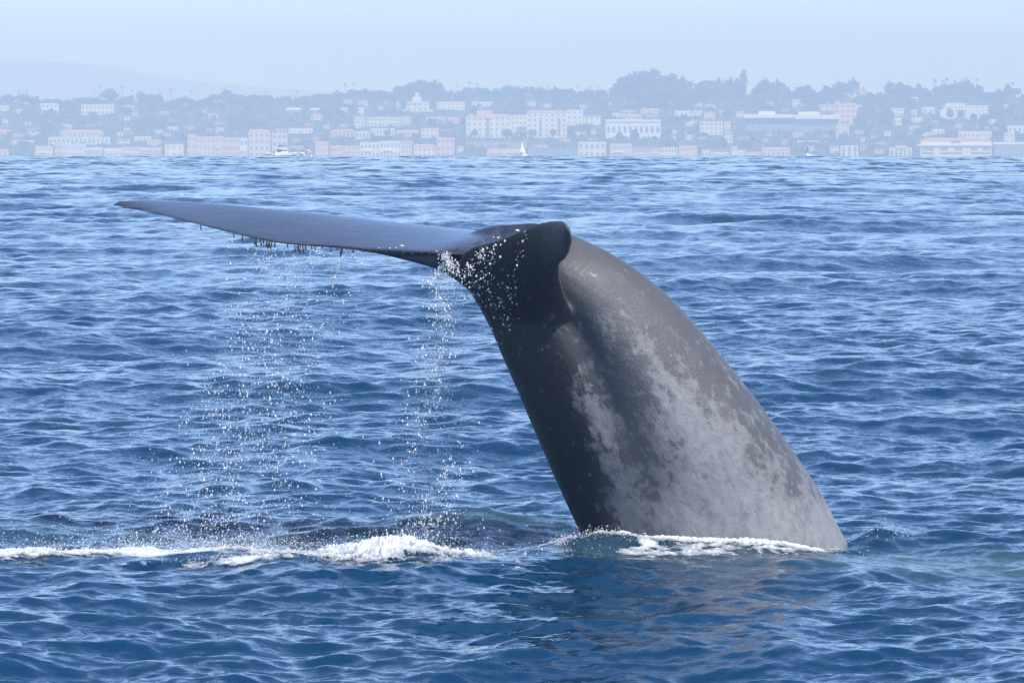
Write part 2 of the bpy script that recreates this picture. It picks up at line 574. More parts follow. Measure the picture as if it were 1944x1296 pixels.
m_skin, nt, b = newmat('whale_skin')
bc = node(nt, 'ShaderNodeAttribute', attribute_name='body_co')
pl_ = node(nt, 'ShaderNodeAttribute', attribute_name='pale')
def skin_noise(sx, sy, sc, det=4, ro=0.6, dist=0.0, loc=0.0):
    mp = node(nt, 'ShaderNodeMapping'); mp.inputs['Scale'].default_value = (sx, sy, 1); mp.inputs['Location'].default_value = (loc, loc, loc)
    nt.links.new(bc.outputs['Vector'], mp.inputs['Vector'])
    n = node(nt, 'ShaderNodeTexNoise'); n.inputs['Scale'].default_value = sc; n.inputs['Detail'].default_value = det
    n.inputs['Roughness'].default_value = ro; n.inputs['Distortion'].default_value = dist
    nt.links.new(mp.outputs[0], n.inputs['Vector']); return n.outputs[0], mp.outputs[0]
n1, mv = skin_noise(1.0, 0.55, 4.6, 6, 0.66, 0.5)
n2, mv2 = skin_noise(1.0, 0.6, 14.0, 5, 0.65, 0.3, 4.0)
vor = node(nt, 'ShaderNodeTexVoronoi'); vor.inputs['Scale'].default_value = 9.0; vor.inputs['Randomness'].default_value = 1.0
wob = node(nt, 'ShaderNodeTexNoise'); wob.inputs['Scale'].default_value = 6.0; wob.inputs['Detail'].default_value = 3
nt.links.new(mv, wob.inputs['Vector'])
wv = node(nt, 'ShaderNodeVectorMath', operation='MULTIPLY_ADD'); wv.inputs[1].default_value = (0.16, 0.16, 0.16)
nt.links.new(wob.outputs['Color'], wv.inputs[0]); nt.links.new(mv, wv.inputs[2])
nt.links.new(wv.outputs[0], vor.inputs['Vector'])
# patch field: pale weight + noise, thresholded to hard-edged blotches
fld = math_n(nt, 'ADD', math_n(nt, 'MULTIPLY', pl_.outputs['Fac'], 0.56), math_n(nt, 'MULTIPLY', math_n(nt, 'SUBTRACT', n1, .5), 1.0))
fld = math_n(nt, 'ADD', fld, math_n(nt, 'MULTIPLY', math_n(nt, 'SUBTRACT', n2, .5), 0.85))
fld = math_n(nt, 'ADD', fld, 0.34)
fld = math_n(nt, 'SUBTRACT', fld, math_n(nt, 'MULTIPLY', vor.outputs['Distance'], 0.20))
r1 = ramp(nt, [(0.46, (0, 0, 0)), (0.53, (.28, .28, .28)), (0.60, (.62, .62, .62)), (0.78, (.82, .82, .82)), (1.0, (1, 1, 1))])
nt.links.new(fld, r1.inputs[0])
fine, _ = skin_noise(1, .8, 45, 4, 0.7, 0, 9)
midn = node(nt, 'ShaderNodeAttribute', attribute_name='mid'); fln = node(nt, 'ShaderNodeAttribute', attribute_name='fluke')
n3, _ = skin_noise(1, .5, 1.3, 3, 0.6, 0, 21)
dark0 = mix_col(nt, fine, (0.024, 0.024, 0.028), (0.040, 0.040, 0.045))  # dark keel skin, deepened to carry the shade of the left side
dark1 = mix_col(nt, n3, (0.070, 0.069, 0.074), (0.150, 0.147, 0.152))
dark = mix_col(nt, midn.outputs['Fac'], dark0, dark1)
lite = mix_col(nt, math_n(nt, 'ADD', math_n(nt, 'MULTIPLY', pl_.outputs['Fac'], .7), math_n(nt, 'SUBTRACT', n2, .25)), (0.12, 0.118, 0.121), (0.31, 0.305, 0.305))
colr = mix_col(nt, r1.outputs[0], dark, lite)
# small round bite scars, pale with a darker middle
v3 = node(nt, 'ShaderNodeTexVoronoi'); v3.inputs['Scale'].default_value = 5.0; nt.links.new(bc.outputs['Vector'], v3.inputs['Vector'])
rs = ramp(nt, [(0.0, (0, 0, 0)), (0.05, (.15, .15, .15)), (0.085, (.8, .8, .8)), (0.13, (0, 0, 0))]); nt.links.new(math_n(nt, 'ADD', v3.outputs['Distance'], math_n(nt, 'MULTIPLY', math_n(nt, 'SUBTRACT', fine, .5), .12)), rs.inputs[0])
colr = mix_col(nt, math_n(nt, 'MULTIPLY', rs.outputs[0], math_n(nt, 'MULTIPLY', n1, .8)), colr, (0.33, 0.33, 0.35))
# streaks of paler skin along the fluke blade; the blue tint paints in reflected sky
gp = node(nt, 'ShaderNodeNewGeometry'); mpf = node(nt, 'ShaderNodeMapping'); mpf.inputs['Scale'].default_value = (1.2, 5.0, 9.0)
nt.links.new(gp.outputs['Position'], mpf.inputs['Vector'])
nf = node(nt, 'ShaderNodeTexNoise'); nf.inputs['Scale'].default_value = 1.8; nf.inputs['Detail'].default_value = 5; nf.inputs['Roughness'].default_value = .62
nt.links.new(mpf.outputs[0], nf.inputs['Vector'])
rf2 = ramp(nt, [(0.36, (0.040, 0.042, 0.062)), (0.55, (0.070, 0.072, 0.098)), (0.72, (0.13, 0.13, 0.145))]); nt.links.new(nf.outputs[0], rf2.inputs[0])
colr = mix_col(nt, fln.outputs['Fac'], colr, rf2.outputs[0])
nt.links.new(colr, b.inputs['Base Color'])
rr = ramp(nt, [(0.3, g3(0.34)), (0.7, g3(0.52))]); nt.links.new(n2, rr.inputs[0])
rg = ramp(nt, [(0.35, g3(0.10)), (0.7, g3(0.34))]); nt.links.new(nf.outputs[0], rg.inputs[0])
nt.links.new(mix_col(nt, fln.outputs['Fac'], rr.outputs[0], rg.outputs[0]), b.inputs['Roughness'])
b.inputs['IOR'].default_value = 1.40
nt.links.new(math_n(nt, 'ADD', math_n(nt, 'MULTIPLY', node(nt, 'ShaderNodeAttribute', attribute_name='fluke').outputs['Fac'], .7), .07), b.inputs['Coat Weight']); b.inputs['Coat Roughness'].default_value = 0.20; b.inputs['Coat IOR'].default_value = 1.33
bm_ = node(nt, 'ShaderNodeBump'); bm_.inputs['Strength'].default_value = 0.5; bm_.inputs['Distance'].default_value = 0.014
nt.links.new(math_n(nt, 'ADD', n2, fine), bm_.inputs['Height']); nt.links.new(bm_.outputs[0], b.inputs['Normal'])

whale = bpy.data.objects.new('whale', None); COL.objects.link(whale)
whale.location = px(1357, 1024, 60.2)
tag(whale, 'huge grey mottled whale diving, its tail stock and broad flukes raised above the sea', 'whale')
WL = Vector(whale.location)
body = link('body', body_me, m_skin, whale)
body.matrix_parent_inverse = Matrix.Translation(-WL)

# stalked barnacles hanging from the trailing edge of the far fluke, one part each
m_barn, nt, b = newmat('barnacle'); b.inputs['Base Color'].default_value = (0.055, 0.032, 0.024, 1); b.inputs['Roughness'].default_value = 0.45
m_barn2, nt, b = newmat('pale_barnacle'); b.inputs['Base Color'].default_value = (0.75, 0.62, 0.50, 1); b.inputs['Roughness'].default_value = 0.5
def barn_mesh(seed):
    r = np.random.default_rng(seed); V = []; Fc = []
    for i, (z, rad) in enumerate([(0.02, .7), (-.25, .8), (-.6, 1.0), (-.85, 1.25), (-1.0, .7)]):
        ox, oy = (r.random(2) - .5) * 0.8 * (i > 0)
        for k in range(6):
            a = k * math.pi / 3; V.append((ox + rad * math.cos(a), oy + rad * math.sin(a), z))
    for i in range(4):
        for k in range(6):
            a = i * 6 + k; c = i * 6 + (k + 1) % 6; Fc.append((a, c, c + 6, a + 6))
    Fc.append(tuple(range(24, 30))); Fc.append(tuple(range(5, -1, -1)))
    return mesh_from('barnacle', V, Fc, True)
bmesh_ = [barn_mesh(k) for k in range(5)]
for me in bmesh_: me.materials.append(m_barn)
te = catmull([(l[3], l[4], l[5]) for l in LF], 400)
def te_at(u):
    i = np.argmin(np.abs(te[:, 0] - u)); return te[i]
blist = [(381, 11), (444, 10), (460, 12), (476, 8), (484, 14), (487, 17), (494, 13), (500, 9), (505, 14), (509, 17), (512, 13), (516, 17), (523, 12), (546, 9),
         (560, 17), (564, 10), (567, 15), (571, 19), (575, 17), (580, 11), (591, 9), (598, 10), (612, 6), (628, 13), (640, 7), (647, 19), (650, 14), (657, 9), (671, 10),
         (690, 7), (701, 6), (716, 6), (733, 5), (748, 6), (765, 7), (782, 6), (800, 6), (815, 5)]
for i, (u, h) in enumerate(blist):
    t_ = te_at(u); p = px(u, t_[1] - 1.0, t_[2] + 0.01)
    o = bpy.data.objects.new('barnacle', bmesh_[i % 5]); COL.objects.link(o); o.parent = whale
    o.location = Vector(p) - WL; o.scale = (0.0075, 0.0075, h / 180.0)
    o.rotation_euler = (rng.uniform(-.1, .1), rng.uniform(-.18, .1), rng.uniform(0, 6))
def knob_mesh():
    V = []; Fc = []
    for i, (z, rad) in enumerate([(0, 1.0), (.45, .9), (.8, .5)]):
        for k in range(8):
            a = k * math.pi / 4; q = 1 + 0.12 * (k % 2); V.append((q * rad * math.cos(a), q * rad * math.sin(a), z))
    for i in range(2):
        for k in range(8):
            a = i * 8 + k; c = i * 8 + (k + 1) % 8; Fc.append((a, c, c + 8, a + 8))
    Fc.append(tuple(range(16, 24))); Fc.append(tuple(range(7, -1, -1)))
    return mesh_from('pale_barnacle', V, Fc, True)
km = knob_mesh(); km.materials.append(m_barn2)
km2 = km.copy(); km2.materials.clear(); km2.materials.append(m_barn)
for (u, v, y, r, pm) in [(763, 468, 59.1, .022, 1), (740, 472, 59.1, .012, 1), (752, 471, 59.1, .010, 1), (720, 471, 59.15, .009, 1), (982, 439, 57.85, .024, 1),
                     (846, 479, 58.82, .02, 0), (838, 480, 58.9, .016, 0), (858, 477, 58.8, .016, 0), (868, 474, 58.72, .018, 0), (905, 463, 58.4, .02, 0), (912, 461, 58.4, .015, 0), (925, 456, 58.3, .014, 0), (822, 480, 58.92, .014, 0)]:
    o = bpy.data.objects.new('pale_barnacle' if pm else 'barnacle', km if pm else km2); COL.objects.link(o); o.parent = whale
    if pm: o['label'] = 'pale cream acorn barnacle on the dark fluke edge'
    o.location = Vector(px(u, v, y)) - WL; o.scale = (r, r, r)

# ------------------------------------------------------------------ foam and drops
m_foam, nt, b = newmat('sea_foam')
b.inputs['Base Color'].default_value = (0.70, 0.72, 0.73, 1); b.inputs['Roughness'].default_value = 0.7
af = node(nt, 'ShaderNodeAttribute', attribute_name='foam'); gf = node(nt, 'ShaderNodeNewGeometry')
ff_ = node(nt, 'ShaderNodeTexNoise'); ff_.inputs['Scale'].default_value = 38; ff_.inputs['Detail'].default_value = 4; ff_.inputs['Roughness'].default_value = .7
nt.links.new(gf.outputs['Position'], ff_.inputs['Vector'])
fr = node(nt, 'ShaderNodeMapRange'); fr.inputs['From Min'].default_value = 0.0; fr.inputs['From Max'].default_value = 0.62
nt.links.new(math_n(nt, 'ADD', af.outputs['Fac'], math_n(nt, 'MULTIPLY', math_n(nt, 'SUBTRACT', ff_.outputs[0], .5), .7)), fr.inputs['Value']); nt.links.new(fr.outputs[0], b.inputs['Alpha'])
m_drop, nt, b = newmat('water_drop')
b.inputs['Base Color'].default_value = (0.93, 0.95, 0.97, 1); b.inputs['Roughness'].default_value = 0.2; b.inputs['IOR'].default_value = 1.33
gd = node(nt, 'ShaderNodeNewGeometry'); ad = node(nt, 'ShaderNodeMapRange'); ad.inputs['To Min'].default_value = .25; ad.inputs['To Max'].default_value = 1.0
nt.links.new(gd.outputs['Random Per Island'], ad.inputs['Value']); nt.links.new(ad.outputs[0], b.inputs['Alpha'])

def foam_grid(x0, x1, y0, y1, hx, hy, weight, thr, lump, name, label, cat):
    xs_ = np.arange(x0, x1, hx); ys_ = np.arange(y0, y1, hy)
    Y_, X_ = np.meshgrid(ys_, xs_, indexing='ij')
    w = weight(X_, Y_)
    n = 0.42 * fbm(X_ * 3.0 + 31, Y_ * 3.4 + 3, 4) + 0.58 * fbm(X_ * 11 + 1 + 2 * fbm(X_ * 3, Y_ * 3, 2), Y_ * 13 + 13, 4)
    dens = w + (n - 0.5) * 2.2
    thr -= 0.18
    keep = dens > thr
    x_, y_, z_ = sea(X_.ravel(), Y_.ravel(), np.full(X_.size, 0.03), np.full(X_.size, 0.07))
    x_ = x_.reshape(X_.shape); y_ = y_.reshape(X_.shape); z_ = z_.reshape(X_.shape)
    rough = fbm(X_ * 34, Y_ * 22, 4)
    z_ = z_ + 0.006 + lump * np.clip(dens - thr, 0, 0.8) * (0.1 + 1.2 * rough)
    ix = np.arange(X_.size).reshape(X_.shape)
    k = keep[:-1, :-1] & keep[1:, :-1] & keep[:-1, 1:] & keep[1:, 1:]
    q = np.stack([ix[:-1, :-1][k], ix[:-1, 1:][k], ix[1:, 1:][k], ix[1:, :-1][k]], -1)
    used = np.unique(q); remap = np.full(X_.size, -1); remap[used] = np.arange(len(used))
    V = np.stack([x_.ravel(), y_.ravel(), z_.ravel()], 1)[used]
    fme = mesh_from(name, V, remap[q], True)
    fa = fme.attributes.new('foam', 'FLOAT', 'POINT'); fa.data.foreach_set('value', (dens.ravel()[used] - thr).astype(np.float32))
    o = link(name, fme, m_foam)
    tag(o, label, cat, kind='stuff')
    return V
def gs(x, y, cx, cy_, sx, sy): return np.exp(-((x - cx) / sx) ** 2 - ((y - cy_) / sy) ** 2)
def w_whale(x, y):
    # follows the waterline in front of the tail stock, riding up on the left
    yl = np.interp(x, [0.2, 0.75, 1.2, 2.0, 2.9, 3.45], [58.35, 58.95, 58.85, 58.72, 58.62, 58.95])
    d = y - yl
    core_ = np.exp(-(d / np.where(d > 0, .40, 0.17)) ** 2)
    along = smooth(0.15, 0.8, x) * smooth(3.55, 3.1, x)
    lace = (0.50 * np.exp(-((d + 0.30) / 0.24) ** 2) + 0.42 * np.exp(-((d + 0.66) / 0.22) ** 2) * smooth(2.8, 1.9, x)) * smooth(0.9, 1.5, x) * smooth(3.4, 2.8, x)
    return (1.0 * core_ + lace) * along
foam_grid(0.0, 3.8, 57.9, 59.6, 0.009, 0.02, w_whale, 0.44, 0.05, 'foam', 'white foam piled along the waterline of the whale tail stock', 'foam')
def w_splash(x, y):
    return 1.5 * gs(x, y, -1.18, 57.32, 0.52, 0.40) + 0.75 * gs(x, y, -1.75, 57.6, 0.45, 0.28) + 0.35 * gs(x, y, -0.5, 57.5, 0.5, 0.25)
foam_grid(-2.7, 0.2, 56.4, 58.6, 0.009, 0.02, w_splash, 0.34, 0.11, 'splash', 'mound of bright white water breaking left of the whale', 'splash')
def w_back(x, y):
    return 0.52 * gs(x, y, -0.4, 61.0, 0.9, 0.35) + 0.42 * gs(x, y, -1.7, 60.2, 0.9, 0.25)
foam_grid(-3.0, 0.7, 59.4, 62.2, 0.012, 0.03, w_back, 0.50, 0.02, 'added_foam_lace', 'thin broken foam added to lighten the shadowed green water behind the splash', 'foam')  # foam added here to lighten the shadow band on the water
def w_streak(x, y):
    yl = 58.25 + 0.16 * np.sin(x * 1.7 + 1) + 0.1 * np.sin(x * 4.1)
    return (0.92 * np.exp(-((y - yl) / 0.55) ** 2) * smooth(-1.6, -2.4, x) * (0.80 + 0.5 * smooth(-2.8, -4.2, x))
            + 0.95 * gs(x, y, -2.75, 56.85, 0.5, 0.16) + 0.5 * gs(x, y, -5.3, 58.2, 0.3, 0.15))
foam_grid(-6.2, -1.4, 56.4, 59.2, 0.010, 0.024, w_streak, 0.42, 0.045, 'foam_streak', 'long low streak of white foam at the left under the fluke', 'foam')

# little drops as joined octahedra
def drops(name, P, R, label, cat, squash=1.0, mat=None):
    P = np.asarray(P); R = np.asarray(R)[:, None, None]
    base = np.array([(1, 0, 0), (-1, 0, 0), (0, 1, 0), (0, -1, 0), (0, 0, squash), (0, 0, -squash)], float)
    rot = rng.random(len(P)) * 6.28
    c, s_ = np.cos(rot), np.sin(rot)
    B = np.repeat(base[None], len(P), 0)
    bx = B[:, :, 0] * c[:, None] - B[:, :, 1] * s_[:, None]; by = B[:, :, 0] * s_[:, None] + B[:, :, 1] * c[:, None]
    B = np.stack([bx, by, B[:, :, 2]], -1) * R
    V = (P[:, None, :] + B).reshape(-1, 3)
    f = np.array([(0, 2, 4), (2, 1, 4), (1, 3, 4), (3, 0, 4), (2, 0, 5), (1, 2, 5), (3, 1, 5), (0, 3, 5)])
    Fc = (np.arange(len(P))[:, None, None] * 6 + f[None]).reshape(-1, 3)
    o = link(name, mesh_from(name, V, Fc, True), mat or m_drop)
    tag(o, label, cat, kind='stuff')

def rr_(n, lo=0.0028, hi=0.0125, p=3.4): return lo + (hi - lo) * rng.random(n) ** p
# curtain falling from the trailing edge of the far fluke; it drifts left as it falls
n = 4300
us_ = rng.choice(np.array([b_[0] for b_ in blist if 470 < b_[0] < 700]), n) + rng.normal(0, 22, n)
t = rng.random(n) ** 0.75
vv = 470 + t * (1035 - 470)
uu = us_ - 150 * t ** 1.1 - 10 + rng.normal(0, 1, n) * (8 + 52 * t)
clump = fbm(uu / 22.0, vv / 40.0, 3)
keep = clump > np.quantile(clump, 0.16)
P = np.array([px(a, c, 59.35 + 0.35 * rng.standard_normal()) for a, c in zip(uu[keep], vv[keep])])
drops('falling_drops', P, rr_(len(P)), 'sparkling drops raining from the trailing edge of the far fluke', 'water drops', 1.9)
# thin trickles just below the barnacles
TP = []
for (u, h) in blist:
    if not 440 < u < 700 or rng.random() < 0.35: continue
    L_ = rng.uniform(25, 75); sl = rng.uniform(-.7, -.25)
    t_ = te_at(u)
    for k in range(int(L_ / 2.2)):
        if rng.random() < .45: continue
        TP.append(px(u + sl * k * 2.2 + rng.normal(0, 1.2), t_[1] + h + k * 2.2, t_[2] + rng.normal(0, .03)))
drops('trickles', TP, rr_(len(TP), .003, .010, 2), 'thin trickles running off the hanging barnacles of the fluke', 'water drops', 1.5)
# denser curtain falling from the notch
n = 3300
t = rng.random(n) ** 0.9
vv = 498 + t * (1020 - 498)
uu = 848 - 62 * t ** 1.3 + rng.normal(0, 1, n) * (9 + 30 * np.sqrt(t)) + 16 * t
clump = fbm(uu / 16.0 + 50, vv / 34.0, 3)
keep = clump > np.quantile(clump, 0.18)
P = np.array([px(a, c, 58.75 + 0.25 * rng.standard_normal()) for a, c in zip(uu[keep], vv[keep])])
drops('notch_drops', P, rr_(len(P), .0030, .0135), 'dense curtain of drops falling from the notch between the flukes', 'water drops', 1.9)
# mist of the finest drops inside both curtains
P = []
for k in range(5200):
    t = rng.random() ** .8
    if k % 2: u = 848 - 58 * t ** 1.3 + rng.normal() * (6 + 26 * t); v = 500 + 520 * t; y_ = 58.75
    else: u = rng.uniform(480, 640) - 150 * t ** 1.1 + rng.normal() * (8 + 50 * t); v = 480 + 555 * t; y_ = 59.35
    P.append(px(u, v, y_ + .3 * rng.standard_normal()))
drops('mist', P, rng.uniform(.0012, .0032, len(P)), 'fine mist hanging in the curtains of falling water', 'water drops', 2.6)
# beads and rivulets that stream over the dark underside of the near fluke
whale_me = body_me
from mathutils.bvhtree import BVHTree
Bv = BVHTree.FromPolygons([tuple(v) for v in W.tolist()], [tuple(p.vertices) for p in body_me.polygons])
BP = []; BR = []
eye = Vector((0, 0, H))
def on_body(u, v):
    d = Vector(px(u, v, 59.0)) - eye; d.normalize()
    hit = Bv.ray_cast(eye, d)
    return (hit[0], hit[1]) if hit[0] is not None else (None, None)
streams = [((995, 440), (962, 610), 7, 120), ((950, 445), (905, 545), 9, 200), ((925, 465), (880, 525), 10, 190), ((890, 500), (905, 590), 12, 170), ((940, 520), (925, 620), 18, 110), ((968, 500), (950, 650), 16, 70), ((930, 545), (965, 625), 22, 60), ((860, 500), (872, 515), 8, 60)]
for (a, c, w_, cnt) in streams:
    for k in range(int(cnt * .62)):
        f = rng.random(); u = a[0] + (c[0] - a[0]) * f + rng.normal(0, w_ * .6); v = a[1] + (c[1] - a[1]) * f + rng.normal(0, w_ * .6)
        p_, n_ = on_body(u, v)
        if p_ is None: continue
        off = 0.1 + rng.random() * 0.6
        BP.append(np.array(p_) + np.array([0, -1, 0]) * (off + .004)); BR.append(0.0026 + 0.0115 * rng.random() ** 3)
drops('beads', BP, BR, 'white beads of water streaming over the dark underside of the near fluke', 'water drops', 1.3)
# pocket of white water in the notch
P = []; R = []
for k in range(420):
    f = rng.random()
    P.append(px(845 + rng.normal(0, 6) + 10 * f, 484 + 24 * f + rng.normal(0, 4), 58.72 + rng.normal(0, .05))); R.append(.003 + .007 * rng.random() ** 2)
for k in range(160):
    f = rng.random()
    P.append(px(838 - 20 * f + rng.normal(0, 3), 506 + 36 * f, 58.75)); R.append(.003 + .006 * rng.random() ** 2)
drops('notch_water', P, R, 'white water spilling from the notch between the two flukes', 'water drops', 1.3)
# spray thrown up above the foam
P = []; R = []
def spray(cx, cy_, sx, sy, hgt, cnt, rmax=.010):
    X_ = cx + rng.normal(0, sx, cnt); Y_ = cy_ + rng.normal(0, sy, cnt)
    Z_ = sea_z(X_, Y_) + rng.exponential(hgt, cnt)
    for q in range(cnt):
        P.append((X_[q], Y_[q], Z_[q])); R.append(.002 + .7 * rmax * rng.random() ** 4)
spray(-1.2, 57.35, .42, .25, .05, 3600, .012)
spray(-1.7, 57.7, .45, .2, .06, 900)
spray(-3.6, 58.4, 1.1, .25, .075, 6500)
spray(-2.4, 58.3, .7, .25, .06, 2600)
spray(-4.9, 58.2, .6, .15, .03, 700)
spray(-0.6, 60.6, 1.3, .4, .05, 3200, .007)
spray(-3.4, 60.4, 1.2, .4, .05, 1800, .006)
spray(-0.1, 57.8, .5, .15, .05, 420)
spray(-2.7, 56.95, .4, .08, .03, 700)
spray(0.85, 58.75, .25, .12, .03, 700, .012)
spray(1.7, 58.65, .8, .12, .015, 700, .009)
spray(3.95, 60.3, .2, .12, .03, 260, .009)
drops('spray', P, R, 'fine white spray thrown up over the foam and the low waves', 'spray', 1.1)

# ------------------------------------------------------------------ the far shore
def hz(u): # skyline of trees in picture rows
    return float(np.interp(u, SKU, SKV))
SK = [(-200,178),(0,182),(35,176),(52,184),(80,184),(130,187),(180,184),(205,170),(222,180),(270,176),(330,184),(360,184),(400,183),(430,172),(450,181),(500,177),(560,180),(640,176),(660,168),(700,168),(760,168),(785,156),(815,155),(840,166),(870,172),(905,161),(950,163),(1000,165),(1050,168),(1120,168),(1170,166),(1182,150),(1230,140),(1290,150),(1315,174),(1335,158),(1360,156),(1400,160),(1425,174),(1450,156),(1475,158),(1500,174),(1530,163),(1550,175),(1568,167),(1595,158),(1625,158),(1632,176),(1680,173),(1690,160),(1710,160),(1740,165),(1760,170),(1780,157),(1830,156),(1860,164),(1880,172),(1912,164),(1944,173),(2150,170)]
SKU = [a for a, _ in SK]; SKV = [b_ for _, b_ in SK]
CS = 1.65
DEPTH_V = [(3900 * CS, 312), (4000 * CS, 296), (4150 * CS, 264), (4300 * CS, 234), (4450 * CS, 207)]
def depth_for(v, u):
    """distance at which the slope passes through picture row v"""
    top = hz(u) + 15
    vs_ = [b_ for _, b_ in DEPTH_V] + [min(top, 200)]
    ds = [a for a, _ in DEPTH_V] + [4620 * CS]
    return float(np.interp(-v, [-q for q in vs_], ds))
# terrain mesh
tu = np.linspace(-300, 2250, 190)
rowsT = []
for (y, v) in DEPTH_V: rowsT.append((y, v))
TV = []
nd = 46
for j in range(nd):
    for u in tu:
        f = j / (nd - 1)
        y = CS * (3850 + f * 1300)
        top = min(hz(u) + 15, 200)
        ds = [CS * q for q in (3850, 3900, 4000, 4150, 4300, 4450, 4620, 5150)]
        vs_ = [318, 312, 296, 264, 234, 207, top, top + 22]
        v = float(np.interp(y, ds, vs_))
        x = (u - 972) * y / F
        z = H - (v - V0) * y / F + (fbm(np.array(x / 30.), np.array(y / 40.), 3) - .5) * 1.6
        TV.append((x, y, float(z)))
ix = np.arange(nd * 190).reshape(nd, 190)
TF = np.stack([ix[:-1, :-1], ix[:-1, 1:], ix[1:, 1:], ix[1:, :-1]], -1).reshape(-1, 4)
m_land, nt, b = newmat('scrub_slope')
gp = node(nt, 'ShaderNodeNewGeometry'); nn = node(nt, 'ShaderNodeTexNoise'); nn.inputs['Scale'].default_value = 0.07; nn.inputs['Detail'].default_value = 6
nt.links.new(gp.outputs['Position'], nn.inputs['Vector'])
rl = ramp(nt, [(0.35, (0.035, 0.050, 0.028)), (0.55, (0.07, 0.085, 0.045)), (0.72, (0.20, 0.17, 0.12))]); nt.links.new(nn.outputs[0], rl.inputs[0])
nt.links.new(rl.outputs[0], b.inputs['Base Color']); b.inputs['Roughness'].default_value = 0.9
tag(link('coastal_slope', mesh_from('coastal_slope', TV, TF, True), m_land), 'green slope of the coast town beyond the sea', kind='structure')
# far ridge
RV = []; RFc = []
for j in range(8):
    for i in range(70):
        u = -700 + i * 30
        y = 19000 + j * 150
        top = np.interp(u, [-700, -200, 0, 90, 170, 240, 330, 460, 620, 800, 1400], [118, 108, 121, 117, 122, 134, 150, 163, 174, 186, 200])
        v = top + 5 * (fbm(np.array(u / 40.), np.array(.3), 3) - .5)
        k = math.sin(math.pi * min(1, j / 7.0) * .5)
        z = (H - (v - V0) * y / F + 80) * k - 80
        RV.append(((u - 972) * y / F, y, float(z)))
ix = np.arange(560).reshape(8, 70)
tag(link('hills', mesh_from('hills', RV, np.stack([ix[:-1, :-1], ix[:-1, 1:], ix[1:, 1:], ix[1:, :-1]], -1).reshape(-1, 4), True), m_land), 'faint distant hills behind the left of the town', kind='structure')

def plain(name, c, rough=0.8, spec=0.3):
    m, nt, b = newmat(name)
    n = node(nt, 'ShaderNodeTexNoise'); n.inputs['Scale'].default_value = 0.6; n.inputs['Detail'].default_value = 4
    gp = node(nt, 'ShaderNodeNewGeometry'); nt.links.new(gp.outputs['Position'], n.inputs['Vector'])
    nt.links.new(mix_col(nt, n.outputs[0], tuple(x * .88 for x in c), tuple(min(x * 1.1, .95) for x in c)), b.inputs['Base Color'])
    b.inputs['Roughness'].default_value = rough
    return m
WALLS = {'white': plain('white_stucco', (.92, .91, .89)), 'cream': plain('cream_stucco', (.95, .82, .62)), 'peach': plain('peach_stucco', (.88, .60, .44)),
         'pink': plain('pink_stucco', (.82, .64, .58)), 'grey': plain('grey_wall', (.38, .40, .43)), 'tan': plain('tan_stucco', (.58, .47, .35)), 'blue': plain('slate_blue_wall', (.20, .26, .34))}
ROOFS = {'red': plain('red_clay_roof', (.66, .36, .27)), 'white': plain('white_roof', (.88, .88, .86)), 'brown': plain('brown_shingle_roof', (.20, .14, .10)), 'grey': plain('grey_roof', (.32, .33, .35)), 'flat': None}
m_glass, nt, b = newmat('window_glass'); b.inputs['Base Color'].default_value = (.24, .28, .34, 1); b.inputs['Roughness'].default_value = 0.15

def box_mesh(name):
    V = [(x, y, z) for z in (0, 1) for y in (0, 1) for x in (-.5, .5)]
    Fc = [(0, 2, 3, 1), (4, 5, 7, 6), (0, 1, 5, 4), (2, 6, 7, 3), (0, 4, 6, 2), (1, 3, 7, 5)]
    return mesh_from(name, V, Fc)
def gable_mesh(name):
    V = [(-.5, 0, 0), (.5, 0, 0), (.5, 1, 0), (-.5, 1, 0), (-.42, .5, 1), (.42, .5, 1)]
    return mesh_from(name, V, [(0, 1, 5, 4), (2, 3, 4, 5), (1, 2, 5), (3, 0, 4), (3, 2, 1, 0)])
wall_meshes = {}; roof_meshes = {}
for k, m in WALLS.items():
    me = box_mesh('wall'); me.materials.append(m); wall_meshes[k] = me
for k, m in ROOFS.items():
    if m:
        me = gable_mesh('roof'); me.materials.append(m); me2 = box_mesh('roof'); me2.materials.append(m); roof_meshes[k] = (me, me2)
win_me = box_mesh('window'); win_me.materials.append(m_glass)
def arch_mesh():
    V = [(-.5, 0, 0), (.5, 0, 0)]; pts = [(.5, .6), (.38, .85), (.18, .97), (0, 1), (-.18, .97), (-.38, .85), (-.5, .6)]
    f = [(-.5, 0), (.5, 0)] + pts
    n = len(f); V = [(a, 0, b_) for a, b_ in f] + [(a, 1, b_) for a, b_ in f]
    Fc = [tuple(range(n)), tuple(range(2 * n - 1, n - 1, -1))] + [(i, i + n, (i + 1) % n + n, (i + 1) % n) for i in range(n)]
    return mesh_from('arch', V, Fc)
arch_me = arch_mesh(); arch_me.materials.append(m_glass)
def cyp(name, me, par, loc, sc):
    o = bpy.data.objects.new(name, me); COL.objects.link(o); o.parent = par; o.location = loc; o.scale = sc; return o

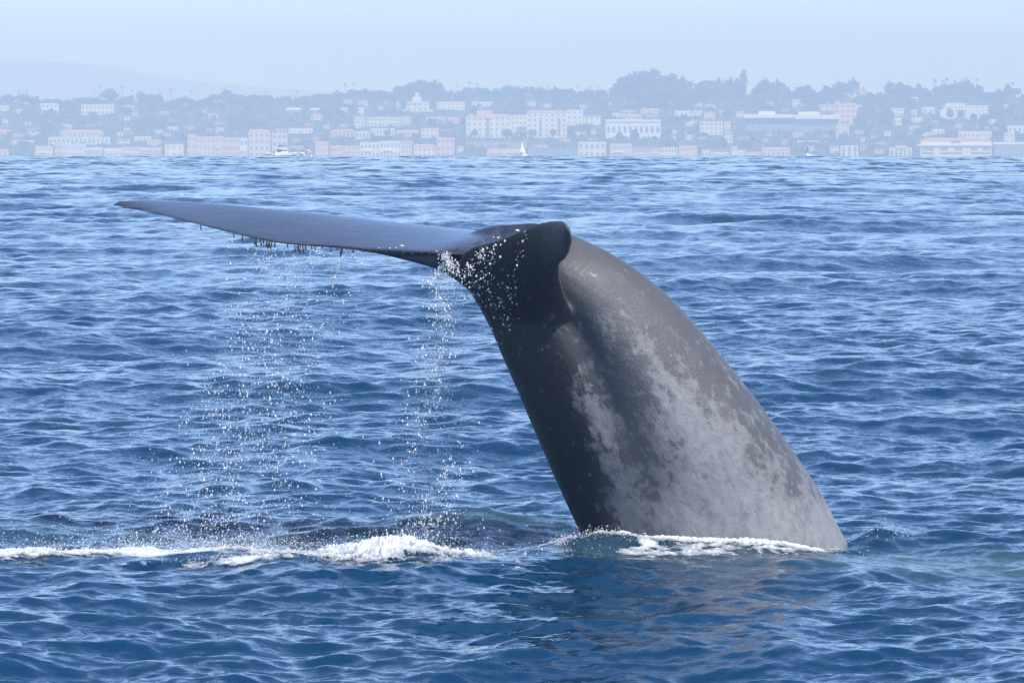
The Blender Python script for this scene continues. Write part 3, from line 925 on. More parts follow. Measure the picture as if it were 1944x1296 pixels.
BLD = []
def building(u0, u1, vt, vb, wall='white', roof='flat', win=None, label=None, extras=(), cat='building', near=0.0, name='building'):
    um = (u0 + u1) / 2; y = depth_for(vb, um) - near
    s = y / F
    w = (u1 - u0) * s; zb = H - (vb - V0) * s; zt = H - (vt - V0) * s; h = zt - zb
    e = bpy.data.objects.new(name, None); COL.objects.link(e)
    e.location = ((um - 972) * s, y, zb)
    d = min(max(w * .6, 8), 22)
    rf = roof != 'flat'
    rh = 0
    if rf:
        rh = min(h * .3, max(1.0, min(w * .12, 2.6)))
    cyp('wall', wall_meshes[wall], e, (0, 0, -3), (w, d, h - rh + 3))
    if rf:
        if w > 0: cyp('roof', roof_meshes[roof][0 if roof in ('red', 'brown') or w < 30 else 1], e, (0, -.5, h - rh), (w + 1, d + 1, rh))
    else:
        cyp('parapet', wall_meshes[wall], e, (0, -.25, h - .02), (w + .5, d + .5, .5))
    hw = h - rh
    if win:
        nx, nz, fw, fh = win[:4]; arch = len(win) > 4
        for j in range(nz):
            for i in range(nx):
                cw = w / nx; chh = hw / nz
                cyp('arch' if arch and j == 0 else 'window', arch_me if arch and j == 0 else win_me, e, (-w / 2 + cw * (i + .5), -.08, chh * (j + (1 - fh) / 2)), (cw * fw, .4, chh * fh))
    for x in extras:   # part boxes: name, u0,u1,vt,vb, wall key or roof key, proud
        pn, a, b_, t_, q, key, proud = x
        me = wall_meshes.get(key) or (roof_meshes[key][1] if key in roof_meshes else win_me)
        cyp(pn, me, e, (((a + b_) / 2 - um) * s, -proud, (vb - q) * s), ((b_ - a) * s, max(2.0, min(d * .7, 8)) + proud, (q - t_) * s))
    BLD.append([e, um, (vt + vb) / 2, u1 - u0, vb - vt, wall, roof, label, win])
    e['category'] = cat
    return e

# the landmark buildings
building(885, 970, 217, 262, 'cream', 'red', (8, 4, .35, .5), 'left wing of the long cream hotel, four rows of windows, red roof edge', [('tower', 905, 935, 210, 224, 'peach', .6), ('recess', 923, 929, 222, 260, None, .15)])
building(970, 1000, 219, 258, 'cream', 'flat', (4, 4, .35, .45), 'low cream link between the two wings of the long hotel')
building(1000, 1076, 210, 262, 'cream', 'red', (7, 5, .35, .45), 'tall right wing of the long cream hotel with a red tiled roof', [('recess', 1024, 1029, 224, 258, None, .15), ('recess', 1059, 1064, 224, 260, None, .15)])
building(1076, 1107, 209, 238, 'white', 'flat', (3, 3, .4, .4), 'white stepped end block at the right of the long cream hotel')
building(753, 822, 194, 212, 'cream', 'flat', (7, 2, .4, .4), 'pale hilltop hall with a square white tower and mast', [('tower', 783, 800, 184, 196, 'white', 1), ('lantern', 788, 795, 176, 184, 'white', 1)])
building(830, 882, 194, 209, 'cream', 'flat', (6, 2, .4, .4), 'long pale block right of the hilltop hall with the tower')
building(895, 938, 194, 203, 'white', 'flat', (5, 1, .4, .4), 'low white block above the left end of the cream hotel')
building(154, 214, 199, 219, 'cream', 'flat', (8, 2, .45, .45), 'pale apartment block high at the far left, two rows of windows')
building(78, 110, 197, 216, 'white', 'flat', (4, 2, .5, .5), 'whitish block high at far left, left of the pale apartment block')
building(-10, 16, 201, 211, 'cream', 'flat', (3, 1, .4, .4), 'small pale house cut by the left edge of the photo, high up')
building(114, 194, 247, 262, 'peach', 'red', (10, 1, .4, .5), 'long low house with bright orange-red roof near the left shore')
building(92, 207, 261, 275, 'cream', 'flat', (14, 1, .45, .6), 'wide cream row below the bright orange-red roof, left shore')
building(22, 62, 267, 276, 'white', 'flat', (5, 1, .45, .5), 'low white building at the left shore beside the wide cream row')
building(313, 348, 269, 300, 'cream', 'brown', (3, 2, .3, .4), 'cream gabled house on the left shore between two long rows')
building(-15, 15, 283, 300, 'pink', 'red', (3, 1, .4, .5), 'pink house at the left edge right on the shore')
building(-12, 18, 246, 257, 'peach', 'red', (3, 1, .4, .5), 'peach house at the left edge above the shore')
building(255, 286, 260, 269, 'cream', 'flat', (4, 1, .4, .5), 'small cream house behind the left arcade')
building(279, 306, 266, 277, 'peach', 'red', (3, 1, .4, .5), 'small peach house with red roof left of the cream gabled house')
building(472, 512, 246, 300, 'pink', 'red', (4, 4, .45, .5), 'taller pink block directly behind the motorboat bow')
building(516, 545, 253, 294, 'pink', 'flat', (3, 3, .5, .5), 'narrow pink block behind the motorboat cabin')
building(548, 593, 244, 254, 'white', 'flat', (6, 1, .4, .4), 'low white building above and right of the motorboat')
building(543, 571, 205, 217, 'grey', 'white', (4, 1, .6, .5), 'grey house with white roof rim amid trees above the motorboat')
building(588, 625, 206, 216, 'grey', 'white', (4, 1, .6, .5), 'grey house with thin white roof, right of a similar one')
building(590, 612, 217, 229, 'peach', 'red', (3, 1, .4, .5), 'small peach house just under the thin white roof')
building(648, 668, 189, 201, 'peach', 'red', (2, 1, .4, .5), 'small peach house high left of the hilltop hall')
building(680, 698, 191, 201, 'cream', 'red', (2, 1, .4, .5), 'small cream house high left of the hilltop hall')
building(646, 660, 205, 214, 'white', 'flat', (2, 1, .4, .5), 'small white cottage below the two high peach and cream houses')
building(680, 691, 205, 219, 'white', 'flat', (2, 2, .4, .4), 'narrow white house below the high cream house')
building(672, 693, 222, 244, 'pink', 'flat', (3, 3, .5, .45), 'squat pink tower block in the middle of the slope')
building(696, 760, 223, 240, 'cream', 'flat', (9, 2, .5, .5), 'cream terrace right of the squat pink tower block')
building(762, 779, 222, 240, 'pink', 'flat', (2, 2, .5, .5), 'narrow pink block at the end of the cream terrace')
building(808, 846, 222, 233, 'cream', 'red', (5, 1, .4, .5), 'cream house with red roof between terrace and hotel')
building(850, 872, 223, 234, 'peach', 'red', (3, 1, .4, .5), 'peach house with red roof just left of the hotel')
building(627, 672, 246, 261, 'peach', 'red', (6, 1, .5, .6), 'peach row house with six windows below the pink tower')
building(674, 701, 250, 264, 'cream', 'flat', (4, 1, .5, .6), 'cream row house below the cream terrace')
building(703, 749, 245, 258, 'white', 'flat', (8, 1, .5, .6), 'whitish row house with eight windows mid slope')
building(752, 795, 247, 260, 'peach', 'red', (6, 1, .5, .6), 'peach row house right of the whitish row')
building(800, 832, 244, 262, 'cream', 'flat', (4, 2, .5, .5), 'cream block with two storeys left below the hotel')
building(785, 828, 274, 301, 'cream', 'red', (5, 2, .45, .5), 'cream shore house with red roof right of the long pink terrace')
building(830, 862, 262, 301, 'peach', 'flat', (4, 3, .45, .5), 'tall peach shore block left below the hotel')
building(925, 988, 283, 302, 'pink', 'flat', (2, 1, .8, .15), 'low pale harbour shed left of the first sailboat')
building(1002, 1098, 281, 302, 'blue', 'flat', (12, 1, .8, .4), 'long dark blue-grey shed right of the first sailboat')
building(885, 1000, 268, 280, 'tan', 'grey', (10, 1, .5, .5), 'low tan garages below the cream hotel')
building(955, 972, 160, 173, 'white', 'flat', (2, 1, .4, .4), 'bright white hut on the skyline above the hotel')
building(972, 1044, 165, 179, 'cream', 'flat', (8, 1, .4, .4), 'long cream building on the skyline right of the white hut')
building(1108, 1140, 217, 238, 'cream', 'brown', (3, 2, .4, .4), 'stepped cream house right of the hotel', [('terrace', 1125, 1140, 228, 238, 'white', 2)])
building(1150, 1254, 229, 262, 'white', 'flat', (10, 1, .55, .42, 1), 'white hall with an arched arcade and tall piers', [('cornice', 1149, 1255, 227, 231, 'white', 1.0), ('annex', 1158, 1199, 258, 268, 'cream', 2.5)])
building(1170, 1219, 217, 228, 'peach', 'red', (5, 1, .4, .4), 'house with a salmon roof behind the white arcade hall')
building(1163, 1176, 215, 224, 'white', 'flat', (1, 1, .4, .4), 'tiny white house at the left of the salmon roof')
building(1178, 1206, 209, 217, 'cream', 'red', (3, 1, .4, .4), 'small cream house above the salmon roof')
building(1217, 1251, 206, 216, 'peach', 'red', (3, 1, .4, .4), 'small peach house under the big dome of trees')
building(1281, 1333, 211, 221, 'white', 'flat', (6, 1, .4, .4), 'low white building right of the big dome of trees')
building(1337, 1357, 213, 228, 'peach', 'flat', (2, 2, .4, .4), 'peach house next to the low white building')
building(1365, 1384, 210, 218, 'peach', 'red', (2, 1, .4, .4), 'small peach house left of the long bright white roof')
building(1329, 1372, 231, 257, 'cream', 'flat', (5, 3, .5, .5), 'cream flats with three storeys on the middle right slope')
building(1375, 1387, 232, 247, 'cream', 'flat', (2, 2, .4, .4), 'slim cream house beside the three storey cream flats')
building(1272, 1283, 258, 268, 'peach', 'red', (1, 1, .4, .4), 'small peach hut right of the white arcade hall')
building(1098, 1150, 270, 302, 'cream', 'flat', (5, 2, .5, .6, 1), 'cream shore house with arches left of the pink row')
building(1375, 1391, 257, 272, 'cream', 'flat', (2, 1, .4, .5), 'lone cream cube above the pink shore row')
building(1415, 1592, 219, 251, 'grey', 'white', (18, 2, .75, .8), 'long convention hall with dark glass under a bright white wavy roof', [('canopy', 1412, 1505, 217, 224, 'white', 5), ('canopy', 1508, 1594, 218, 226, 'white', 5), ('skylight', 1440, 1472, 211, 218, 'white', 1), ('skylight', 1516, 1556, 212, 219, 'cream', 1)])
building(1584, 1626, 197, 236, 'peach', 'flat', (4, 4, .5, .4), 'peach tower block at the right end of the long white roof', [('penthouse', 1586, 1594, 192, 198, 'pink', 1)])
building(1556, 1584, 199, 214, 'pink', 'flat', (3, 2, .5, .4), 'pink block left of the peach tower block')
building(1588, 1612, 236, 264, 'pink', 'flat', (3, 4, .4, .4), 'slim pink flats under the peach tower block')
building(1527, 1572, 233, 250, 'peach', 'flat', (6, 1, .5, .8), 'peach colonnade below the long white roof', near=6)
building(1455, 1468, 194, 200, 'cream', 'red', (1, 1, .4, .4), 'tiny cream house above the long white roof')
building(1468, 1482, 169, 178, 'cream', 'flat', (1, 1, .4, .4), 'tiny bright house among the skyline trees right of the cypress')
building(1503, 1522, 174, 188, 'peach', 'red', (2, 1, .4, .4), 'peach house on the skyline right of the cypress')
building(1505, 1522, 190, 203, 'white', 'flat', (2, 2, .5, .4), 'white two storey house below the skyline peach house')
building(1626, 1645, 200, 208, 'white', 'flat', (2, 1, .4, .4), 'white flat house right of the peach tower block')
building(1604, 1613, 178, 185, 'white', 'flat', (1, 1, .4, .4), 'tiny white hut above the peach tower block')
building(1617, 1628, 181, 188, 'white', 'flat', (1, 1, .4, .4), 'tiny white hut, right hand one above the peach tower')
building(1627, 1645, 169, 177, 'peach', 'red', (2, 1, .4, .4), 'small peach house on the skyline above the peach tower')
building(1692, 1723, 172, 181, 'white', 'red', (4, 1, .4, .4), 'white house on the skyline left of the upper right palms')
building(1728, 1743, 185, 193, 'cream', 'flat', (2, 1, .4, .4), 'small cream house under the skyline, upper right')
building(1692, 1716, 206, 220, 'white', 'flat', (3, 2, .5, .4), 'white house with two storeys right of the peach tower')
building(1730, 1741, 209, 219, 'cream', 'flat', (1, 1, .4, .4), 'tiny cream house left of the white L shaped house')
building(1750, 1774, 204, 216, 'white', 'flat', (2, 1, .4, .4), 'white L shaped house left of the big white apartment block')
building(1792, 1876, 201, 226, 'white', 'flat', (13, 4, .45, .45), 'big white apartment block with four rows of windows, upper right', [('wing', 1785, 1800, 208, 236, 'white', 2), ('roof_terrace', 1796, 1832, 196, 202, 'cream', 0)])
building(1688, 1712, 224, 238, 'cream', 'flat', (3, 1, .4, .4), 'cream house, lower left of the big white apartment block')
building(1727, 1747, 238, 248, 'cream', 'red', (2, 1, .4, .4), 'cream cottage above the big cream seaside building')
building(1750, 1768, 252, 259, 'white', 'flat', (2, 1, .4, .4), 'small white house above the left corner of the seaside building')
building(1769, 1793, 246, 257, 'white', 'flat', (3, 1, .4, .4), 'white house above the big cream seaside building')
building(1648, 1656, 236, 244, 'white', 'flat', (1, 1, .4, .4), 'tiny white hut right below the slim pink flats')
building(1679, 1691, 250, 258, 'white', 'flat', (1, 1, .4, .4), 'tiny white hut above the house with pink dome')
building(1748, 1882, 262, 301, 'cream', 'red', None, 'big cream seaside building with dark window bands on three floors',
         [('window_band', 1751, 1773, 279, 286, None, .3), ('window_band', 1785, 1800, 279, 286, None, .3), ('window_band', 1812, 1827, 279, 286, None, .3), ('window_band', 1843, 1855, 279, 286, None, .3), ('window_band', 1866, 1880, 279, 286, None, .3),
          ('window_band', 1751, 1773, 289, 293, None, .3), ('window_band', 1785, 1827, 289, 293, None, .3), ('window_band', 1843, 1880, 289, 293, None, .3), ('window_band', 1805, 1824, 267, 272, None, .3), ('cornice', 1742, 1884, 274, 277, 'white', 1.5)])
building(1820, 1883, 250, 263, 'cream', 'flat', (8, 1, .4, .4), 'cream upper terrace behind the big cream seaside building')
building(1689, 1731, 281, 302, 'cream', 'flat', (5, 1, .6, .75, 1), 'cream arched pavilion with a small pink dome roof', [('dome', 1700, 1721, 276, 282, 'pink', 1)])
building(1596, 1629, 277, 302, 'cream', 'flat', (3, 1, .5, .85), 'cream gate-like house with tall openings on the right shore')
building(1446, 1500, 280, 302, 'pink', 'red', (6, 1, .5, .5), 'pink shore house just left of the second sailboat')
building(1514, 1555, 268, 274, 'white', 'flat', (4, 1, .6, .5), 'white flat canopy above the second sailboat')
building(1913, 1950, 239, 253, 'white', 'flat', (4, 1, .5, .4), 'white house at the right edge of the photo, middle slope')
building(1907, 1926, 253, 273, 'cream', 'flat', (2, 2, .4, .4), 'cream house below the white one at the right edge')
building(1888, 1950, 270, 301, 'grey', 'white', (8, 2, .6, .6), 'greyish shore building at the right edge, thin white roof')

for (u0, u1, vt, vb) in ((66, 306, 275, 300), (356, 470, 259, 300), (598, 782, 271, 301), (1158, 1326, 277, 302), (1332, 1444, 279, 303)):
    u = u0
    while u < u1 - 10:
        w = min(float(rng.uniform(13, 44)), u1 - u)
        if u1 - u - w < 10: w = u1 - u
        t_ = vt + rng.uniform(-4, 7)
        building(u + .4, u + w - rng.choice([.4, .4, 3.0]), t_, vb, random.choice(['pink', 'peach', 'cream', 'pink', 'white', 'peach']), random.choice(['flat', 'flat', 'red', 'brown']),
                 (max(2, int(w / rng.uniform(3.2, 7.0))), 1 if vb - t_ < 20 else random.choice([2, 2, 3]), rng.uniform(.35, .6), rng.uniform(.4, .65)), None,
                 [('balcony', u + w * .2, u + w * .6, t_ + (vb - t_) * .5, t_ + (vb - t_) * .56, 'white', 1.2)] if rng.random() < .4 else (), name='shore_house', cat='house')
        u += w
# smaller houses tucked in the slope
SHAPES = ['white', 'cream', 'peach', 'white', 'pink', 'tan']
rects = [(b_[1] - b_[3] / 2, b_[1] + b_[3] / 2, b_[2] - b_[4] / 2, b_[2] + b_[4] / 2) for b_ in BLD]
def free(u, v, w, h, pad=1):
    return all(u + w / 2 + pad < r[0] or u - w / 2 - pad > r[1] or v + pad < r[2] or v - h - pad > r[3] for r in rects)
small = 0; tries = 0
while small < 105 and tries < 9000:
    tries += 1
    u = rng.uniform(5, 1940); v = rng.uniform(max(hz(u) + 28, 196), 299)
    if rng.random() > (0.35 + 0.65 * smooth(200, 270, v)): continue
    w = rng.uniform(8, 22) * (1.4 if v > 272 else 1); h = rng.uniform(5, 10) * (1.5 if v > 272 else 1)
    if 420 < u < 640 and v < 240: continue
    if not free(u, v, w, h): continue
    col_ = random.choice(SHAPES); rf_ = random.choice(['flat', 'red', 'flat', 'brown', 'grey'])
    building(u - w / 2, u + w / 2, v - h, v, col_, rf_, (max(1, int(w / 6)), 1 if h < 9 else 2, .45, .5), None, name='house', cat='house')
    rects.append((u - w / 2, u + w / 2, v - h, v)); small += 1

# trees -----------------------------------------------------------------
m_leaf, nt, b = newmat('foliage')
gp = node(nt, 'ShaderNodeNewGeometry'); oi = node(nt, 'ShaderNodeObjectInfo')
rl = ramp(nt, [(0, (0.030, 0.055, 0.022)), (0.5, (0.045, 0.070, 0.028)), (1, (0.075, 0.090, 0.040))])
nt.links.new(math_n(nt, 'ADD', math_n(nt, 'MULTIPLY', oi.outputs['Random'], .6), math_n(nt, 'MULTIPLY', gp.outputs['Random Per Island'], .4)), rl.inputs[0])
nt.links.new(rl.outputs[0], b.inputs['Base Color']); b.inputs['Roughness'].default_value = .8
m_bark = plain('bark', (.13, .10, .07))
def crown_mesh(seed, kind):
    r = np.random.default_rng(seed); V = []; Fc = []
    n = {'round': 150, 'tall': 120, 'cypress': 110, 'wide': 180}[kind]
    for k in range(n):
        d = r.normal(size=3); d /= np.linalg.norm(d); rad = r.random() ** .4
        c = d * rad
        if kind == 'round': c *= (.5, .5, .36); c[2] += .62
        elif kind == 'wide': c *= (.62, .5, .27); c[2] += .68 + .05 * math.sin(c[0] * 9 + seed)
        elif kind == 'tall': c *= (.30, .30, .42); c[2] += .58; c[0] += .06 * math.sin(c[2] * 12 + seed)
        else: c *= (.14, .14, .48); c[0] *= 1.25 - c[2] * 1.2 - .1; c[2] += .52
        s_ = r.uniform(.05, .10) * (.55 if kind == 'cypress' else 1)
        p = r.normal(size=(5, 3)) * s_ + c
        b0 = len(V); V += [tuple(q) for q in p]
        Fc += [(b0, b0 + 1, b0 + 2), (b0, b0 + 2, b0 + 3), (b0, b0 + 3, b0 + 4), (b0 + 1, b0 + 3, b0 + 2), (b0 + 1, b0 + 4, b0 + 3)]
    me = mesh_from('crown', V, Fc); me.materials.append(m_leaf); return me
def trunk_mesh(kind, seed=0):
    V = []; Fc = []
    r = np.random.default_rng(seed)
    def tube(p0, p1, r0, r1):
        p0 = np.array(p0, float); p1 = np.array(p1, float); b0 = len(V)
        for p, rd in ((p0, r0), (p1, r1)):
            for k in range(5):
                a = k * 2 * math.pi / 5; V.append((p[0] + rd * math.cos(a), p[1] + rd * math.sin(a), p[2]))
        for k in range(5): Fc.append((b0 + k, b0 + (k + 1) % 5, b0 + 5 + (k + 1) % 5, b0 + 5 + k))
    if kind == 'palm':
        tube((0, 0, -.1), (.02, 0, .45), .022, .016); tube((.02, 0, .45), (0, 0, .93), .016, .013)
    else:
        tube((0, 0, -.15), (0, 0, .45), .045, .03)
        for k in range(4):
            a = k * 1.57 + seed; tube((0, 0, .32 + .03 * k), (.22 * math.cos(a), .22 * math.sin(a), .66), .022, .008)
    me = mesh_from('trunk', V, Fc); me.materials.append(m_bark); return me
def palm_crown(seed):
    r = np.random.default_rng(seed); V = []; Fc = []
    for k in range(18):
        a = r.uniform(0, 6.28); L = r.uniform(.13, .19); up = r.uniform(-.6, 1.0); b0 = len(V)
        dx_, dy_ = math.cos(a), math.sin(a)
        for j in range(4):
            t = j / 3; w = .022 * math.sin(math.pi * (t * .8 + .15))
            c = np.array([dx_ * L * t, dy_ * L * t, .93 + L * (up * t - 1.1 * t * t)])
            V.append(tuple(c + np.array([-dy_, dx_, 0]) * w)); V.append(tuple(c - np.array([-dy_, dx_, 0]) * w))
        for j in range(3): Fc.append((b0 + 2 * j, b0 + 2 * j + 1, b0 + 2 * j + 3, b0 + 2 * j + 2))
    me = mesh_from('crown', V, Fc); me.materials.append(m_leaf); return me
CR = {k: [crown_mesh(10 * i + s, k) for s in range(4)] for i, k in enumerate(['round', 'wide', 'tall', 'cypress'])}
CR['palm'] = [palm_crown(s) for s in range(3)]
TRK = {k: trunk_mesh('palm' if k == 'palm' else 'x', i) for i, k in enumerate(CR)}
TREES = []
def tree(u, vt, vb, wpx, kind, back=0.0):
    y = depth_for(vb, u) + back; s = y / F
    h = (vb - vt) * s
    e = bpy.data.objects.new({'palm': 'palm_tree', 'cypress': 'cypress_tree'}.get(kind, 'tree'), None); COL.objects.link(e)
    e.location = ((u - 972) * s, y, H - (vb - V0) * s); e.rotation_euler = (0, 0, rng.uniform(0, 6.28) if kind != 'wide' else rng.uniform(-.4, .4))
    nat = {'round': 1.0, 'wide': 1.24, 'tall': .66, 'cypress': .3, 'palm': .34}[kind]
    k = wpx * s / nat if kind != 'palm' else h
    e.scale = (k, k, h)
    cyp('crown', random.choice(CR[kind]), e, (0, 0, 0), (1, 1, 1))
    cyp('trunk', TRK[kind], e, (0, 0, 0), (min(1, h / k), min(1, h / k), 1))
    e['category'] = 'palm' if kind == 'palm' else 'tree'
    TREES.append([e, u, vt, vb, wpx, kind])
# named skyline trees
for (u, vt, vb, w, k) in [(1232,134,188,74,'round'),(1200,143,188,50,'round'),(1268,142,190,60,'round'),(1292,152,192,44,'round'),(1180,148,186,30,'tall'),(1248,150,205,90,'wide'),(1215,165,208,60,'round'),(1285,168,208,60,'round'),
                          (1411,133,190,15,'cypress'),(1404,152,190,22,'tall'),(1337,152,188,42,'round'),(1362,154,190,40,'round'),(1385,152,190,30,'round'),(1320,170,196,26,'round'),
                          (800,152,186,50,'round'),(824,156,188,34,'round'),(778,160,188,30,'round'),(208,168,190,22,'round'),(430,170,192,20,'round'),(758,163,188,22,'round'),
                          (1452,152,186,28,'round'),(1477,155,190,26,'round'),(1495,165,190,16,'tall'),(1532,160,205,26,'tall'),(1567,161,186,12,'tall'),(1594,155,188,14,'tall'),(1604,157,182,14,'round'),(1620,152,182,20,'round'),
                          (1690,156,178,16,'round'),(1708,155,180,14,'tall'),(1745,160,184,12,'tall'),(1832,153,190,28,'round'),(1912,160,186,12,'tall'),(1560,178,206,24,'round')]:
    tree(u, vt, vb, w, k)
for (u, vt, h) in [(35,170,20),(51,171,20),(190,160,26),(232,163,24),(250,170,18),(325,168,22),(363,171,22),(180,172,16),(655,158,24),(672,157,26),(892,154,24),(868,160,18),(905,158,20),(1040,160,18),(1098,162,20),(1120,163,20),(1135,163,20),
                   (1775,149,30),(1798,146,32),(1790,152,28),(1812,150,26),(1855,147,34),(1700,158,22),(1922,155,26),(1640,164,22),(1725,162,22),(1745,160,22),(565,172,18),(505,172,18),(300,170,18)]:
    tree(u, vt, vt + h, 10, 'palm')
for u in np.arange(-6, 1950, 15.0):
    if 1175 < u < 1310: continue
    uu_ = u + rng.uniform(-6, 6); w = rng.uniform(16, 32)
    vt = hz(uu_) + rng.uniform(-1, 6); tree(uu_, vt, vt + rng.uniform(18, 26), w, random.choice(['round', 'round', 'wide', 'tall']))
cnt = 0
while cnt < 150:
    u = rng.uniform(-10, 1955); v = rng.uniform(max(hz(u) + 26, 200), 296)
    h = rng.uniform(11, 24); w = rng.uniform(12, 30)
    big_ = [r for r in rects if r[1] - r[0] > 26 and u > r[0] - 3 and u < r[1] + 3 and v > r[2] + 3 and v - h < r[3] - 4 and v < r[3] + 6]
    if big_ and rng.random() < 0.93: continue
    if rng.random() > 0.45 + 0.55 * smooth(270, 225, v): continue
    cnt += 1
    k = random.choice(['round', 'wide', 'round', 'tall', 'palm'])
    tree(u, v - h, v, w, k)
for (u, vb) in [(1803, 230), (1825, 231), (1849, 235), (766, 212), (822, 213), (900, 262), (1012, 262), (1050, 262), (1085, 262)]:
    tree(u, vb - (24 if vb < 233 else 20 if vb < 240 else 16), vb, 14, 'round', -8)
# uncountable shrubs that cover the slope
V = []; Fc = []
for k in range(9000):
    u = rng.uniform(-40, 1990); v = rng.uniform(hz(u) + 14, 300)
    y = depth_for(v, u); s = y / F; c = np.array([(u - 972) * s, y, H - (v - V0) * s + .8])
    p = rng.normal(size=(5, 3)) * (2.7, 2.7, 1.8) + c; b0 = len(V); V += [tuple(q) for q in p]
    Fc += [(b0, b0 + 1, b0 + 2), (b0, b0 + 2, b0 + 3), (b0, b0 + 3, b0 + 4), (b0 + 1, b0 + 3, b0 + 2)]
me = mesh_from('shrubs', V, Fc); tag(link('shrubs', me, m_leaf), 'low green shrubs covering the slope between the houses', 'shrubs', kind='stuff')

# labels that single each far thing out --------------------------------
LM = [(30, 'left edge'), (113, 'whitish left block'), (184, 'pale left apartments'), (330, 'cream gabled house'), (414, 'broad pink apartments'), (540, 'motorboat'), (622, 'thin white roof'), (683, 'squat pink block'), (787, 'hilltop hall tower'),
      (856, 'long pale block'), (927, 'hotel left wing'), (1040, 'hotel right wing'), (1124, 'stepped cream house'), (1200, 'white arcade hall'), (1250, 'big tree dome'), (1352, 'cream flats'), (1411, 'tall cypress'),
      (1480, 'long white roof'), (1550, 'second sailboat'), (1605, 'peach tower block'), (1704, 'white skyline house'), (1762, 'L shaped house'), (1834, 'big white apartments'), (1900, 'right edge')]
ORD = ['leftmost', 'second', 'third', 'fourth', 'fifth', 'sixth', 'seventh', 'eighth', 'ninth', 'tenth', 'eleventh', 'twelfth', 'thirteenth', 'fourteenth']
def whereabouts(u, v):
    c, nm_ = min(LM, key=lambda q: abs(q[0] - u))
    side_ = 'left of' if u < c - 9 else ('right of' if u > c + 9 else ('above' if v < 225 else 'below'))
    if nm_ in ('far left edge', 'right edge'): side_ = 'near'
    return '%s the %s' % (side_, nm_)
def zone(v, vt, u):
    if vt < hz(u) + 9: return 'skyline'
    return 'upper' if v < 232 else 'middle' if v < 262 else 'shore'
def settle(items):
    """items: (obj, base label, u)"""
    d = {}
    for it in items: d.setdefault(it[1], []).append(it)
    for lb, L in d.items():
        L.sort(key=lambda q: q[2])
        for i, (o, l_, u) in enumerate(L):
            o['label'] = l_ if len(L) == 1 else '%s of %d, %s' % ('leftmost' if i == 0 else 'rightmost' if i == len(L) - 1 else ORD[i] + ' from left', len(L), l_)
items = []
for (e, u, vm, w, h, wall, roof, lab, win) in BLD:
    if lab: e['label'] = lab; continue
    rt = {'flat': 'flat', 'red': 'red-roofed', 'brown': 'brown-roofed', 'grey': 'grey-roofed'}[roof]
    sz = 'tiny' if w < 12 else 'small' if w < 18 else 'wide'
    items.append((e, '%s %s %s %s house %s' % (sz, rt, wall, zone(vm + h / 2, 999, u), whereabouts(u, vm)), u)); e['group'] = 'houses on the coastal slope'
settle(items)
items = []
for (e, u, vt, vb, w, kind) in TREES:
    kd = {'round': 'rounded', 'wide': 'spreading', 'tall': 'narrow', 'cypress': 'pointed', 'palm': 'slender'}[kind]
    sz = '' if kind in ('palm', 'cypress') else ('small ' if w < 17 else 'large ' if w > 26 else 'medium ')
    items.append((e, '%s%s %s %s %s' % (sz, kd, zone(vb, vt, u), {'palm': 'palm', 'cypress': 'cypress'}.get(kind, 'tree'), whereabouts(u, (vt + vb) / 2)), u))
    e['group'] = 'palms of the coast town' if kind == 'palm' else 'trees of the coast town'
items = [(a, ' '.join(b_.split()).replace(' ,', ','), c) for a, b_, c in items]
settle(items)

# ------------------------------------------------------------------ boats
def loft(name, secs, mat, parent, smooth_=True):
    V = []; Fc = []; n = len(secs[0])
    for s_ in secs: V += [tuple(p) for p in s_]
    for i in range(len(secs) - 1):
        for k in range(n):
            a = i * n + k; c = i * n + (k + 1) % n; Fc.append((a, c, c + n, a + n))
    Fc.append(tuple(range(n - 1, -1, -1))); Fc.append(tuple(range((len(secs) - 1) * n, len(secs) * n)))
    return link(name, mesh_from(name, V, Fc, False), mat, parent)
m_hull = plain('white_hull', (.85, .85, .85), .3); m_navy = plain('dark_hull_stripe', (.03, .05, .10), .3); m_canvas = plain('teal_canvas', (.06, .30, .36), .7); m_sail = plain('white_sail', (.88, .88, .86), .8)
def hull_secs(L, B, D, bow=1.0, fb=1.0):
    out = []
    for t in np.linspace(-1, 1, 13):
        w = B / 2 * (1 - max(0, t) ** 2.4) * (1 - .12 * max(0, -t)); w = max(w, .03)
        dz = fb * (1 + .45 * max(0, t) ** 2)
        x = t * L / 2
        out.append([(x, -w, dz), (x, -w * .95, .25), (x, -w * .5, -D * (1 - max(0, t) ** 3)), (x, w * .5, -D * (1 - max(0, t) ** 3)), (x, w * .95, .25), (x, w, dz)])
    return out
yb = 1010.0; sb = yb / F
mb = bpy.data.objects.new('motorboat', None); COL.objects.link(mb)
zb = -(yb ** 2) / (2 * REARTH)
mb.location = ((536 - 972) * sb, yb, zb + .15); mb.rotation_euler = (0, 0, math.radians(-118))
tag(mb, 'small white motorboat with raised cabin and teal canopy, heading towards us on the horizon', 'motorboat')
loft('hull', hull_secs(8.5, 2.8, .5, 1, 1.0), m_hull, mb)
mb.scale = (.6, .6, .6)
loft('cabin', [[(x, -w, .9), (x, -w * .85, 2.3), (x, w * .85, 2.3), (x, w, .9)] for x, w in ((-1.6, 1.1), (.9, 1.1), (1.7, .8))], m_hull, mb)
loft('windscreen', [[(x, -w, 1.5), (x, -w * .93, 2.05), (x, w * .93, 2.05), (x, w, 1.5)] for x, w in ((-1.3, 1.10), (.9, 1.12), (1.72, .85))], m_glass, mb)
for sx_, sy_ in ((-1.3, -.85), (-1.3, .85), (.9, -.8), (.9, .8)):
    cyp('canopy_post', wall_meshes['grey'], mb, (sx_, sy_, 2.25), (.06, .06, .75))
loft('canopy', [[(x, -w, 2.95), (x, -w * .6, 3.25), (x, w * .6, 3.25), (x, w, 2.95)] for x, w in ((-1.6, .9), (-.2, 1.1), (1.2, .95))], m_canvas, mb)
